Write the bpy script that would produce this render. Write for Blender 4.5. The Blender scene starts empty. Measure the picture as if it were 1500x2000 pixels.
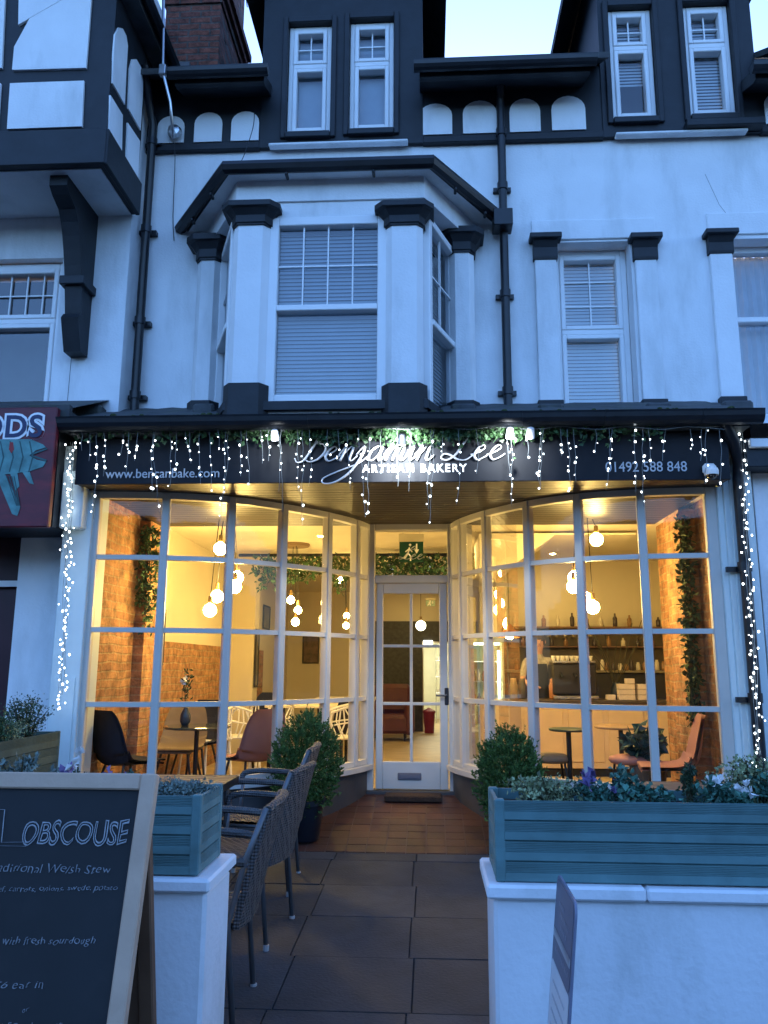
import bpy, math, random
from mathutils import Vector, Matrix, noise
R = math.radians
sc = bpy.context.scene
COL = sc.collection

# ------------------------------------------------------------------ camera
F = 1560.0                                     # focal length in pixels of the 1500 x 2000 photograph
PITCH, YAW, ROLL = R(10.9), R(3.2), R(0.28)
CAM = Vector((0, -6.2, 1.5))
fw = Vector((-math.sin(YAW)*math.cos(PITCH), math.cos(YAW)*math.cos(PITCH), math.sin(PITCH)))
_r = Vector((math.cos(YAW), math.sin(YAW), 0)); _u = _r.cross(fw)
cr = _r*math.cos(ROLL) + _u*math.sin(ROLL)
cu = -_r*math.sin(ROLL) + _u*math.cos(ROLL)
cam = bpy.data.cameras.new("camera"); camo = bpy.data.objects.new("camera", cam); COL.objects.link(camo)
m = Matrix((cr, cu, -fw)).transposed().to_4x4(); m.translation = CAM
camo.matrix_world = m
cam.sensor_fit = 'VERTICAL'; cam.sensor_height = 36; cam.lens = 36*F/2000
cam.clip_start = 0.05; cam.clip_end = 2000
sc.camera = camo

def P(px, py, Y):
    """point of the plane y = Y that the photograph shows at (px, py)"""
    d = fw + cr*(px-750)/F - cu*(py-1000)/F
    return CAM + d*((Y-CAM.y)/d.y)
def PX(px, Y, py=1300): return P(px, py, Y).x
def PZ(px, py, Y): return P(px, py, Y).z

# ------------------------------------------------------------------ world, sun, exposure
SUN_EL, SUN_ROT = R(10.0), R(0)      # low behind the houses, under cloud
w = bpy.data.worlds.new("World"); sc.world = w; w.use_nodes = True
nt = w.node_tree; nt.nodes.clear()
sky = nt.nodes.new('ShaderNodeTexSky'); sky.sky_type = 'NISHITA'; sky.sun_disc = False
sky.sun_elevation = SUN_EL; sky.sun_rotation = SUN_ROT; sky.air_density = 1.0; sky.dust_density = 1.0; sky.ozone_density = 4.2
tint = nt.nodes.new('ShaderNodeMix'); tint.data_type = 'RGBA'; tint.blend_type = 'MULTIPLY'; tint.inputs[0].default_value = 1
tint.inputs[7].default_value = (1.06, .98, 1.08, 1)               # cold white balance of the dusk sky
bg = nt.nodes.new('ShaderNodeBackground'); bg.inputs[1].default_value = 0.15
wo = nt.nodes.new('ShaderNodeOutputWorld')
nt.links.new(sky.outputs[0], tint.inputs[6]); nt.links.new(tint.outputs[2], bg.inputs[0]); nt.links.new(bg.outputs[0], wo.inputs[0])
sl = bpy.data.lights.new("sun", 'SUN'); sl.energy = 0.05; sl.angle = R(20); sl.color = (1, .9, .8)
so = bpy.data.objects.new("sun", sl); COL.objects.link(so)
so.rotation_euler = (R(90)-SUN_EL, 0, math.pi - SUN_ROT)
sc.view_settings.view_transform = 'Standard'; sc.view_settings.look = 'None'
sc.view_settings.exposure = 2.5; sc.view_settings.gamma = 1
sc.render.engine = 'CYCLES'
sc.cycles.use_denoising = True
sc.cycles.max_bounces = 8; sc.cycles.diffuse_bounces = 4; sc.cycles.transparent_max_bounces = 12
sc.cycles.caustics_reflective = False; sc.cycles.caustics_refractive = False
sc.cycles.sample_clamp_indirect = 4.0

# ------------------------------------------------------------------ materials
MATS = {}
def mat(name, col, rough=.6, var=.15, scale=6, bump=0, bscale=40, metal=0, emit=None, estr=0, spec=.4, island=0, stain=None, stain_amt=.3, stain_scale=(2, 2, .6), coat=0):
    if name in MATS: return MATS[name]
    M = bpy.data.materials.new(name); M.use_nodes = True; MATS[name] = M
    n = M.node_tree.nodes; L = M.node_tree.links; b = n['Principled BSDF']
    b.inputs['Roughness'].default_value = rough; b.inputs['Metallic'].default_value = metal
    b.inputs['Specular IOR Level'].default_value = spec
    if coat: b.inputs['Coat Weight'].default_value = coat
    tc = n.new('ShaderNodeTexCoord')
    nz = n.new('ShaderNodeTexNoise'); nz.inputs['Scale'].default_value = scale; nz.inputs['Detail'].default_value = 5
    L.new(tc.outputs['Object'], nz.inputs['Vector'])
    mr = n.new('ShaderNodeMapRange'); mr.inputs[1].default_value = .25; mr.inputs[2].default_value = .75
    mr.inputs[3].default_value = 1-var; mr.inputs[4].default_value = 1+var
    L.new(nz.outputs['Fac'], mr.inputs[0])
    mx = n.new('ShaderNodeMix'); mx.data_type = 'RGBA'; mx.blend_type = 'MULTIPLY'; mx.inputs[0].default_value = 1
    mx.inputs[6].default_value = (*col, 1); L.new(mr.outputs[0], mx.inputs[7])
    out = mx.outputs[2]
    if island:
        g = n.new('ShaderNodeNewGeometry'); m2 = n.new('ShaderNodeMapRange'); m2.inputs[3].default_value = 1-island; m2.inputs[4].default_value = 1+island
        L.new(g.outputs['Random Per Island'], m2.inputs[0])
        x2 = n.new('ShaderNodeMix'); x2.data_type = 'RGBA'; x2.blend_type = 'MULTIPLY'; x2.inputs[0].default_value = 1
        L.new(out, x2.inputs[6]); L.new(m2.outputs[0], x2.inputs[7]); out = x2.outputs[2]
    if stain:
        mp = n.new('ShaderNodeMapping'); mp.inputs['Scale'].default_value = stain_scale
        L.new(tc.outputs['Object'], mp.inputs[0])
        sn = n.new('ShaderNodeTexNoise'); sn.inputs['Scale'].default_value = 1.6; sn.inputs['Detail'].default_value = 8; sn.inputs['Roughness'].default_value = .65
        L.new(mp.outputs[0], sn.inputs['Vector'])
        m3 = n.new('ShaderNodeMapRange'); m3.inputs[1].default_value = .5; m3.inputs[2].default_value = .78; m3.inputs[3].default_value = 0; m3.inputs[4].default_value = stain_amt
        L.new(sn.outputs['Fac'], m3.inputs[0])
        x3 = n.new('ShaderNodeMix'); x3.data_type = 'RGBA'; x3.inputs[7].default_value = (*stain, 1)
        L.new(m3.outputs[0], x3.inputs[0]); L.new(out, x3.inputs[6]); out = x3.outputs[2]
    L.new(out, b.inputs['Base Color'])
    if bump:
        bn = n.new('ShaderNodeTexNoise'); bn.inputs['Scale'].default_value = bscale; bn.inputs['Detail'].default_value = 4
        L.new(tc.outputs['Object'], bn.inputs['Vector'])
        bp = n.new('ShaderNodeBump'); bp.inputs['Strength'].default_value = bump; bp.inputs['Distance'].default_value = .01
        L.new(bn.outputs['Fac'], bp.inputs['Height']); L.new(bp.outputs[0], b.inputs['Normal'])
    if emit:
        b.inputs['Emission Color'].default_value = (*emit, 1); b.inputs['Emission Strength'].default_value = estr
    return M
def brick_mat(name, c1, c2, mortar, axis='X', scale=1, rough=.85, msize=.012):
    M = bpy.data.materials.new(name); M.use_nodes = True; MATS[name] = M
    n = M.node_tree.nodes; L = M.node_tree.links; b = n['Principled BSDF']; b.inputs['Roughness'].default_value = rough
    tc = n.new('ShaderNodeTexCoord'); sx = n.new('ShaderNodeSeparateXYZ'); L.new(tc.outputs['Object'], sx.inputs[0])
    cb = n.new('ShaderNodeCombineXYZ')
    L.new(sx.outputs['X' if axis == 'X' else 'Y'], cb.inputs[0]); L.new(sx.outputs['Z'], cb.inputs[1])
    nz0 = n.new('ShaderNodeTexNoise'); nz0.inputs['Scale'].default_value = 3.0
    L.new(tc.outputs['Object'], nz0.inputs['Vector'])
    vm = n.new('ShaderNodeVectorMath'); vm.operation = 'SCALE'; vm.inputs['Scale'].default_value = .05; L.new(nz0.outputs['Color'], vm.inputs[0])
    va = n.new('ShaderNodeVectorMath'); va.operation = 'ADD'; L.new(cb.outputs[0], va.inputs[0]); L.new(vm.outputs[0], va.inputs[1])
    br = n.new('ShaderNodeTexBrick'); L.new(va.outputs[0], br.inputs['Vector'])
    br.inputs['Color1'].default_value = (*c1, 1); br.inputs['Color2'].default_value = (*c2, 1); br.inputs['Mortar'].default_value = (*mortar, 1)
    br.inputs['Scale'].default_value = scale; br.inputs['Mortar Size'].default_value = msize; br.inputs['Mortar Smooth'].default_value = .3
    br.inputs['Brick Width'].default_value = .225; br.inputs['Row Height'].default_value = .075; br.inputs['Bias'].default_value = -.1
    nz = n.new('ShaderNodeTexNoise'); nz.inputs['Scale'].default_value = 9; nz.inputs['Detail'].default_value = 6
    L.new(tc.outputs['Object'], nz.inputs['Vector'])
    mr = n.new('ShaderNodeMapRange'); nz.inputs['Roughness'].default_value = .7; mr.inputs[1].default_value = .32; mr.inputs[2].default_value = .68; mr.inputs[3].default_value = .4; mr.inputs[4].default_value = 1.5
    L.new(nz.outputs['Fac'], mr.inputs[0])
    mx = n.new('ShaderNodeMix'); mx.data_type = 'RGBA'; mx.blend_type = 'MULTIPLY'; mx.inputs[0].default_value = 1
    L.new(br.outputs['Color'], mx.inputs[6]); L.new(mr.outputs[0], mx.inputs[7]); L.new(mx.outputs[2], b.inputs['Base Color'])
    bp = n.new('ShaderNodeBump'); bp.inputs['Strength'].default_value = .9; bp.inputs['Distance'].default_value = .03
    ad = n.new('ShaderNodeMath'); ad.operation = 'SUBTRACT'; L.new(nz.outputs['Fac'], ad.inputs[0]); L.new(br.outputs['Fac'], ad.inputs[1])
    L.new(ad.outputs[0], bp.inputs['Height']); L.new(bp.outputs[0], b.inputs['Normal'])
    return M
def glass_mat(name, tint=(1, 1, 1), refl=.08):
    M = bpy.data.materials.new(name); M.use_nodes = True; MATS[name] = M
    n = M.node_tree.nodes; L = M.node_tree.links; n.remove(n['Principled BSDF'])
    tr = n.new('ShaderNodeBsdfTransparent'); tr.inputs[0].default_value = (*tint, 1)
    gl = n.new('ShaderNodeBsdfGlossy'); gl.inputs['Roughness'].default_value = .02
    tc = n.new('ShaderNodeTexCoord'); nz = n.new('ShaderNodeTexNoise'); nz.inputs['Scale'].default_value = 2.5
    L.new(tc.outputs['Object'], nz.inputs['Vector'])
    bp = n.new('ShaderNodeBump'); bp.inputs['Strength'].default_value = .06; bp.inputs['Distance'].default_value = .02
    L.new(nz.outputs['Fac'], bp.inputs['Height']); L.new(bp.outputs[0], gl.inputs['Normal'])
    lw = n.new('ShaderNodeFresnel'); lw.inputs[0].default_value = 1.45
    mu = n.new('ShaderNodeMath'); mu.operation = 'MULTIPLY_ADD'; mu.inputs[1].default_value = .4; mu.inputs[2].default_value = refl-.025
    L.new(lw.outputs[0], mu.inputs[0])
    ms = n.new('ShaderNodeMixShader'); L.new(mu.outputs[0], ms.inputs[0]); L.new(tr.outputs[0], ms.inputs[1]); L.new(gl.outputs[0], ms.inputs[2])
    L.new(ms.outputs[0], n['Material Output'].inputs[0])
    return M
def emis(name, col, s):
    if name in MATS: return MATS[name]
    M = bpy.data.materials.new(name); M.use_nodes = True; MATS[name] = M
    n = M.node_tree.nodes; L = M.node_tree.links; n.remove(n['Principled BSDF'])
    e = n.new('ShaderNodeEmission'); e.inputs[0].default_value = (*col, 1); e.inputs[1].default_value = s
    L.new(e.outputs[0], n['Material Output'].inputs[0]); return M

WHITE = mat('white_render', (.78, .79, .80), .8, .06, 3, bump=.3, bscale=55, stain=(.30, .31, .29), stain_amt=.5, stain_scale=(1.2, 1.2, .35))
WHITE2 = mat('white_wall_paint', (.76, .77, .79), .7, .05, 4, bump=.25, bscale=45, stain=(.28, .30, .25), stain_amt=.5, stain_scale=(2, 2, 1))
UPVC = mat('white_window_plastic', (.80, .80, .80), .35, .03)
BLACK = mat('black_paint', (.011, .014, .019), .55, .3, 8, bump=.15, bscale=30)
BLACKG = mat('black_gutter_plastic', (.010, .012, .016), .35, .3, 10)
SLATE = mat('mossy_slate', (.055, .06, .065), .75, .35, 7, bump=.5, bscale=22, stain=(.06, .075, .03), stain_amt=.7, stain_scale=(4, 4, 4))
CREAMFR = mat('cream_window_paint', (.52, .50, .46), .45, .05, 5, stain=(.45, .42, .36), stain_amt=.15, stain_scale=(3, 3, 2))
GREYPAINT = mat('dark_grey_paint', (.055, .055, .058), .55, .15)
PILA = mat('pale_pilaster_paint', (.62, .70, .70), .55, .05, 4, stain=(.35, .38, .36), stain_amt=.25)
GLASS = glass_mat('shop_glass', (.97, .98, .97), .04)
GLASSU = glass_mat('upstairs_glass', (.8, .84, .88), .12)
BLIND = mat('white_blind', (.72, .76, .76), .6, .04)
BLINDG = mat('grey_blind', (.40, .46, .50), .6, .06)
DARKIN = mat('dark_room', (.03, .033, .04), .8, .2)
BRICKO = brick_mat('orange_interior_brick', (.30, .13, .055), (.40, .20, .085), (.33, .21, .11), 'Y', 1, .85, .009)
BRICKC = brick_mat('red_chimney_brick', (.24, .075, .045), (.17, .055, .04), (.12, .085, .07), 'X')
CREAM = mat('cream_interior_paint', (.62, .54, .39), .75, .05, 2)
CEIL = mat('ceiling_paint', (.70, .63, .48), .8, .03)
WOODFL = mat('pale_oak_floor', (.42, .32, .19), .4, .2, 5)
SOFF = mat('brown_soffit_boards', (.024, .018, .014), .45, .25, 6)
SIGNB = mat('black_sign_board', (.010, .012, .017), .62, .2, 5, spec=.2)
LETTER = mat('white_letters', (.82, .82, .82), .4, .03)
LETTERG = mat('grey_letters', (.42, .45, .50), .4, .03)
SLAB = mat('dark_paving_slab', (.044, .050, .058), .75, .22, 5, bump=.4, bscale=60, island=.18, stain=(.03, .03, .03), stain_amt=.5, stain_scale=(5, 5, 5))
JOINT = mat('paving_joint', (.036, .037, .042), .9, .2)
TILE = mat('red_quarry_tile', (.075, .029, .02), .5, .2, 6, bump=.2, bscale=40, island=.22, stain=(.05, .03, .025), stain_amt=.55, stain_scale=(2.5, 2.5, 2.5))
GROUT = mat('tile_grout', (.15, .11, .09), .9, .2)
TEAL = mat('teal_painted_decking', (.105, .21, .215), .65, .18, 9, bump=.25, bscale=35, stain=(.05, .075, .06), stain_amt=.5, stain_scale=(1, 3, 6))
TEALD = mat('weathered_green_boards', (.06, .10, .085), .75, .25, 9, bump=.3, bscale=35, stain=(.03, .045, .025), stain_amt=.6, stain_scale=(2, 2, 4))
SOIL = mat('soil', (.02, .015, .01), .95, .4, 30, bump=1, bscale=60)
WOODP = mat('pale_pine', (.50, .34, .24), .6, .15, 7, bump=.2, bscale=40)
WOODD = mat('brown_varnished_wood', (.16, .085, .05), .55, .2, 7)
CHALKB = mat('chalkboard', (.011, .012, .014), .7, .35, 3, stain=(.03, .03, .032), stain_amt=.5, stain_scale=(3, 3, 3))
CHALK = mat('chalk', (.33, .34, .36), .9, .3, 60)
CHALKF = mat('faint_chalk', (.24, .25, .27), .9, .3, 60)
STEEL = mat('brushed_steel', (.5, .5, .5), .3, .1, metal=1)
FRAMEM = mat('grey_metal_tube', (.14, .145, .155), .45, .1, metal=.6)
RATTAN = mat('grey_brown_rattan', (.085, .08, .08), .5, .3, 20)
def weave(M, sx=55, sz=70):
    n = M.node_tree.nodes; L = M.node_tree.links; tc = n.new('ShaderNodeTexCoord'); b = n['Principled BSDF']
    w1 = n.new('ShaderNodeTexWave'); w1.bands_direction = 'Z'; w1.inputs['Scale'].default_value = sz/3; w1.inputs['Distortion'].default_value = 1.5
    w2 = n.new('ShaderNodeTexWave'); w2.bands_direction = 'X'; w2.inputs['Scale'].default_value = sx/4; w2.inputs['Distortion'].default_value = .6
    w3 = n.new('ShaderNodeTexWave'); w3.bands_direction = 'Y'; w3.inputs['Scale'].default_value = sz/3
    ad = n.new('ShaderNodeMath'); ad.operation = 'ADD'; a2 = n.new('ShaderNodeMath'); a2.operation = 'ADD'
    for q in (w1, w2, w3): L.new(tc.outputs['Object'], q.inputs['Vector'])
    L.new(w1.outputs['Fac'], ad.inputs[0]); L.new(w2.outputs['Fac'], ad.inputs[1]); L.new(ad.outputs[0], a2.inputs[0]); L.new(w3.outputs['Fac'], a2.inputs[1])
    bp = n.new('ShaderNodeBump'); bp.inputs['Strength'].default_value = 1; bp.inputs['Distance'].default_value = .003; L.new(a2.outputs[0], bp.inputs['Height']); L.new(bp.outputs[0], b.inputs['Normal'])
weave(RATTAN)
FOOT = mat('pale_chair_foot', (.4, .4, .4), .6)
POT = mat('navy_pot', (.008, .010, .016), .4, .2)
LEAFC = mat('conifer_green', (.075, .145, .033), .7, .25, 12, island=.55)
LEAFI = mat('ivy_green', (.036, .085, .032), .5, .25, 12, island=.6)
LEAFB = mat('bluegreen_leaf', (.05, .15, .11), .6, .25, 10, island=.5)
LEAFV = mat('variegated_leaf', (.23, .27, .14), .6, .3, 14, island=.6)
LEAFD = mat('dark_shrub_leaf', (.03, .065, .03), .6, .25, 10, island=.5)
LEAFS = mat('silver_leaf', (.15, .2, .18), .7, .2, 10, island=.4)
PURP = mat('purple_petal', (.15, .11, .26), .6, .2, 10, island=.4)
WPET = mat('white_petal', (.75, .75, .75), .6, .1, 10)
STEMM = mat('stem', (.05, .045, .02), .8)
LED = emis('white_led', (.80, .93, 1.0), 2.4)
WIRE = mat('clear_cable', (.15, .17, .18), .4)
BULB = emis('warm_bulb', (1.0, .67, .20), 32)
BULBS = emis('small_warm_bulb', (1.0, .67, .2), 36)
KITCH = emis('cool_kitchen_lamp', (1.0, .93, .62), 3)
SPOTE = emis('lit_spot_lens', (1.0, 1.0, 1.0), 5)

# ------------------------------------------------------------------ mesh helper
ORG = {}
class MB:
    def __init__(s, M=None): s.v = []; s.f = []; s.mi = []; s.M = M; s.cur = 0
    def add(s, vs, fs):
        o = len(s.v)
        for p in vs:
            p = Vector(p); s.v.append(s.M @ p if s.M else p)
        for f in fs: s.f.append([i+o for i in f]); s.mi.append(s.cur)
    def box(s, x0, x1, y0, y1, z0, z1):
        s.add([(x0,y0,z0),(x1,y0,z0),(x1,y1,z0),(x0,y1,z0),(x0,y0,z1),(x1,y0,z1),(x1,y1,z1),(x0,y1,z1)],
              [(0,3,2,1),(4,5,6,7),(0,1,5,4),(1,2,6,5),(2,3,7,6),(3,0,4,7)]); return s
    def bbox(s, x0, x1, y0, y1, z0, z1, b=.006):
        """box with chamfered edges along all sides"""
        xs, ys, zs = (x0, x1), (y0, y1), (z0, z1); vs = []; idx = {}
        b = min(b, abs(x1-x0)*.45, abs(y1-y0)*.45, abs(z1-z0)*.45)
        for i in (0, 1):
            for j in (0, 1):
                for k in (0, 1):
                    c = (xs[i], ys[j], zs[k]); d = (b if i == 0 else -b, b if j == 0 else -b, b if k == 0 else -b)
                    for a in range(3):
                        idx[(i,j,k,a)] = len(vs)
                        vs.append(tuple(c[q] + (0 if q == a else d[q]) for q in range(3)))
        I = idx; fs = []
        for a in range(3):
            o1, o2 = [q for q in range(3) if q != a]
            for sgn in (0, 1):
                loop = []
                for (p, q) in ((0,0),(1,0),(1,1),(0,1)):
                    c = [0,0,0]; c[a] = sgn; c[o1] = p; c[o2] = q; loop.append(I[(*c, a)])
                fs.append(loop)
        for a in range(3):      # edges along a
            o1, o2 = [q for q in range(3) if q != a]
            for p in (0, 1):
                for q in (0, 1):
                    c0 = [0,0,0]; c1 = [0,0,0]; c1[a] = 1
                    c0[o1] = c1[o1] = p; c0[o2] = c1[o2] = q
                    fs.append([I[(*c0, o1)], I[(*c1, o1)], I[(*c1, o2)], I[(*c0, o2)]])
        for i in (0, 1):
            for j in (0, 1):
                for k in (0, 1): fs.append([I[(i,j,k,0)], I[(i,j,k,1)], I[(i,j,k,2)]])
        s.add(vs, fs); return s
    def prism(s, pts, d, fn):
        """pts 2-D outline; fn(a, b, t) -> xyz ; extruded t from 0 to d"""
        n = len(pts)
        s.add([fn(a, b, 0) for a, b in pts] + [fn(a, b, d) for a, b in pts],
              [list(range(n)), list(range(2*n-1, n-1, -1))] + [(i, i+n, (i+1) % n + n, (i+1) % n) for i in range(n)]); return s
    def prismY(s, pts, y0, y1): return s.prism(pts, y1-y0, lambda a, b, t: (a, y0+t, b))
    def prismX(s, pts, x0, x1): return s.prism(pts, x1-x0, lambda a, b, t: (x0+t, a, b))
    def prismZ(s, pts, z0, z1): return s.prism(pts, z1-z0, lambda a, b, t: (a, b, z0+t))
    def tube(s, pts, r, seg=8, caps=True):
        pts = [Vector(p) for p in pts]; n = len(pts); rr = r if hasattr(r, '__len__') else [r]*n
        vs = []; up = None
        for i, p in enumerate(pts):
            t = (pts[min(i+1, n-1)] - pts[max(i-1, 0)]).normalized()
            if up is None:
                up = Vector((0, 0, 1)) if abs(t.z) < .9 else Vector((1, 0, 0))
            a = t.cross(up)
            if a.length < 1e-4: a = t.cross(Vector((0, 1, 0)))
            a.normalize(); b = a.cross(t); up = b
            for k in range(seg):
                q = 2*math.pi*k/seg; vs.append(p + (a*math.cos(q) + b*math.sin(q))*rr[i])
        fs = [(i*seg+k, i*seg+(k+1) % seg, (i+1)*seg+(k+1) % seg, (i+1)*seg+k) for i in range(n-1) for k in range(seg)]
        if caps: fs += [list(range(seg-1, -1, -1)), list(range((n-1)*seg, n*seg))]
        s.add(vs, fs); return s
    def lathe(s, prof, c, seg=20, axis='Z', cap=True):
        vs = []; n = len(prof); c = Vector(c)
        for r, h in prof:
            for k in range(seg):
                q = 2*math.pi*k/seg
                if axis == 'Z': vs.append(c + Vector((r*math.cos(q), r*math.sin(q), h)))
                elif axis == 'Y': vs.append(c + Vector((r*math.cos(q), h, r*math.sin(q))))
                else: vs.append(c + Vector((h, r*math.cos(q), r*math.sin(q))))
        fs = [(i*seg+k, i*seg+(k+1) % seg, (i+1)*seg+(k+1) % seg, (i+1)*seg+k) for i in range(n-1) for k in range(seg)]
        if cap: fs += [list(range(seg-1, -1, -1)), list(range((n-1)*seg, n*seg))]
        s.add(vs, fs); return s
    def ball(s, c, r, seg=10, rings=6, sz=1):
        s.lathe([(max(r*math.sin(math.pi*i/rings), 1e-4), -r*sz*math.cos(math.pi*i/rings)) for i in range(rings+1)], c, seg); return s
    def sheet(s, rows):
        n = len(rows[0]); s.add([p for r in rows for p in r],
              [(i*n+j, i*n+j+1, (i+1)*n+j+1, (i+1)*n+j) for i in range(len(rows)-1) for j in range(n-1)]); return s
    def leaf(s, p, L, W, rnd, up=.3):
        d = Vector((rnd.gauss(0,1), rnd.gauss(0,1), rnd.gauss(0,1)+up)).normalized()
        a = d.cross(Vector((rnd.gauss(0,1), rnd.gauss(0,1), rnd.gauss(0,1)))).normalized(); p = Vector(p)
        n = d.cross(a)*(W*.25)
        s.add([p, p + d*L*.5 + a*W*.5 + n, p + d*L, p + d*L*.5 - a*W*.5 + n], [(0,1,2,3)])
    def build(s, name, m, parent=None, smooth=False, **tags):
        org = Vector((0,0,0))
        if parent is not None: org = ORG.get(parent.name, org)
        elif s.v:
            xs = [p.x for p in s.v]; ys = [p.y for p in s.v]; zs = [p.z for p in s.v]
            org = Vector(((min(xs)+max(xs))/2, (min(ys)+max(ys))/2, min(zs)))
        me = bpy.data.meshes.new(name); me.from_pydata([p-org for p in s.v], [], s.f)
        for q in (m if isinstance(m, (list, tuple)) else [m]): me.materials.append(q)
        me.polygons.foreach_set('material_index', s.mi)
        if smooth: me.polygons.foreach_set('use_smooth', [True]*len(s.f))
        me.update()
        o = bpy.data.objects.new(name, me); COL.objects.link(o)
        if parent is not None: o.parent = parent; ORG[o.name] = org
        else: o.location = org; ORG[o.name] = org
        for k, v in tags.items(): o[k] = v
        return o
def smooth_by_angle(o, ang=40):
    try: o.data.set_sharp_from_angle(angle=R(ang))
    except Exception: pass
def thing(name, label, cat, loc=(0,0,0), group=None):
    o = bpy.data.objects.new(name, None); COL.objects.link(o); o.location = loc; o.empty_display_size = .1
    o['label'] = label; o['category'] = cat
    if group: o['group'] = group
    ORG[o.name] = Vector(loc); return o
def copy_tree(o, parent=None):
    c = o.copy(); COL.objects.link(c)
    if parent is not None: c.parent = parent
    for ch in list(o.children): copy_tree(ch, c)
    return c
def text(s, size, M, name, m, parent, depth=.004, offset=0, align='LEFT', spacing=1, outline=0, shear=0, wob=0):
    cu_ = bpy.data.curves.new('tmp', 'FONT'); cu_.body = s; cu_.size = size; cu_.align_x = align; cu_.shear = shear
    cu_.extrude = depth; cu_.offset = offset; cu_.space_character = spacing; cu_.resolution_u = 4
    if outline: cu_.fill_mode = 'NONE'; cu_.extrude = 0; cu_.bevel_depth = outline; cu_.bevel_resolution = 0
    o = bpy.data.objects.new('tmp', cu_); COL.objects.link(o)
    dg = bpy.context.evaluated_depsgraph_get(); me = bpy.data.meshes.new_from_object(o.evaluated_get(dg))
    bpy.data.objects.remove(o); bpy.data.curves.remove(cu_)
    if wob:
        for v in me.vertices:
            q = Vector((v.co.x*1.7/size, v.co.y*1.7/size, 3.1)); v.co.x += wob*size*noise.noise(q); v.co.y += wob*size*1.3*noise.noise(q + Vector((9, 4, 2)))
    mb = MB(M); mb.add([v.co for v in me.vertices], [list(p.vertices) for p in me.polygons]); bpy.data.meshes.remove(me)
    if m is None: return mb
    return mb.build(name, m, parent)
def facing(x, y, z, tilt=0, k=1.0):
    """local XY plane turned to face the street (towards -Y)"""
    return Matrix.Translation((x, y, z)) @ Matrix.Rotation(R(90)-tilt, 4, 'X') @ Matrix.Scale(k, 4)
def catmull(pts, n=6):
    pts = [Vector(p) for p in pts]; out = []
    for i in range(len(pts)-1):
        p0 = pts[max(i-1,0)]; p1 = pts[i]; p2 = pts[i+1]; p3 = pts[min(i+2, len(pts)-1)]
        for k in range(n):
            t = k/n; out.append(.5*((2*p1) + (p2-p0)*t + (2*p0-5*p1+4*p2-p3)*t*t + (-p0+3*p1-3*p2+p3)*t**3))
    out.append(pts[-1]); return out
def arch(x0, x1, z0, z1, spring, n=10):
    pts = [(x0, z0), (x1, z0)]; cx = (x0+x1)/2; a = (x1-x0)/2
    for i in range(n+1):
        q = math.pi*i/n; pts.append((cx + a*math.cos(q), spring + (z1-spring)*math.sin(q)))
    return pts

# =================================================================== GROUND
def gz(y):
    k = [(-60, 0), (-4, 0), (.15, .12), (1.62, .345), (30, .345)]
    for (a, za), (b, zb) in zip(k, k[1:]):
        if y <= b: return za + (zb-za)*(y-a)/(b-a)
    return k[-1][1]
g = MB(); ys = [-60, -20, -8.2]
g.sheet([[(x, y, -.15) for x in (-60, 60)] for y in ys]).build('road', mat('asphalt', (.05,.05,.052), .85, .2, 20, bump=.4, bscale=80), kind='structure')
g = MB(); g.box(-60, 60, -8.2, -8.05, -.3, -.004).build('kerb', mat('kerb_stone', (.2,.2,.2), .8, .15), kind='structure')
g = MB()
g.sheet([[(x, y, gz(y)-.012) for x in (-60, 60)] for y in (-8.05, -4, .15, .6)]).build('pavement', JOINT, kind='structure')
rnd = random.Random(5)
pv = MB(); W = .6
row = 0; y = -1.25 - .6*11
while y < .12:
    y1 = min(y + W, .15); xo = -.11 + (.3 if row % 2 else 0) * 0 + rnd.uniform(-.01, .01)
    if row % 2: xo += .02
    for i in range(-8, 9):
        x = xo + i*W; h = rnd.uniform(-.002, .003); gp = .004; tx = rnd.uniform(-.003, .003)
        a = [(x+gp, y+gp), (x+W-gp, y+gp), (x+W-gp, y1-gp), (x+gp, y1-gp)]
        top = [(p[0], p[1], gz(p[1]) + h + tx*(1 if q in (1, 2) else 0)) for q, p in enumerate(a)]
        pv.add([(p[0], p[1], gz(p[1])-.03) for p in a] + top, [(4,5,6,7),(0,1,5,4),(1,2,6,5),(2,3,7,6),(3,0,4,7)])
    y = y1; row += 1
pv.build('paving_slabs', SLAB, kind='structure')
gt = MB(); gt.sheet([[(x, yy, gz(yy)-.001) for x in (-2.6, 2.1)] for yy in (.152, .6, 1.62)])
gt.build('tile_bed', GROUT, kind='structure')
tl = MB(); T = .152
for i in range(-16, 15):
    for j in range(0, 10):
        x = -.18 + i*T; y = .156 + j*T*.96; gp = .0035; y1 = min(y+T*.96, 1.6)
        if y1-y < .02: continue
        h = .004 + rnd.uniform(-.0015, .0015)
        a = [(x+gp, y+gp), (x+T-gp, y+gp), (x+T-gp, y1-gp), (x+gp, y1-gp)]
        tl.add([(p[0], p[1], gz(p[1])-.01) for p in a] + [(p[0], p[1], gz(p[1])+h) for p in a], [(4,5,6,7),(0,1,5,4),(1,2,6,5),(2,3,7,6),(3,0,4,7)])
tl.build('entrance_tiles', TILE, kind='structure')

# added dark ridge out of view, blocking low sky reflections in the glass
hm = MB(); hx = [-140 + 10*i for i in range(29)]
hm.sheet([[(x, -48 - 3*k, -.2 + (0, 8, 12.5, 12)[k]*(1 + .22*noise.noise(Vector((x*.03, k*.7, 1))))) for x in hx] for k in range(4)])
hm.build('sky_blocker_ridge', mat('dark_blocker', (.02, .028, .02), .95, .5, .4), kind='structure')
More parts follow.
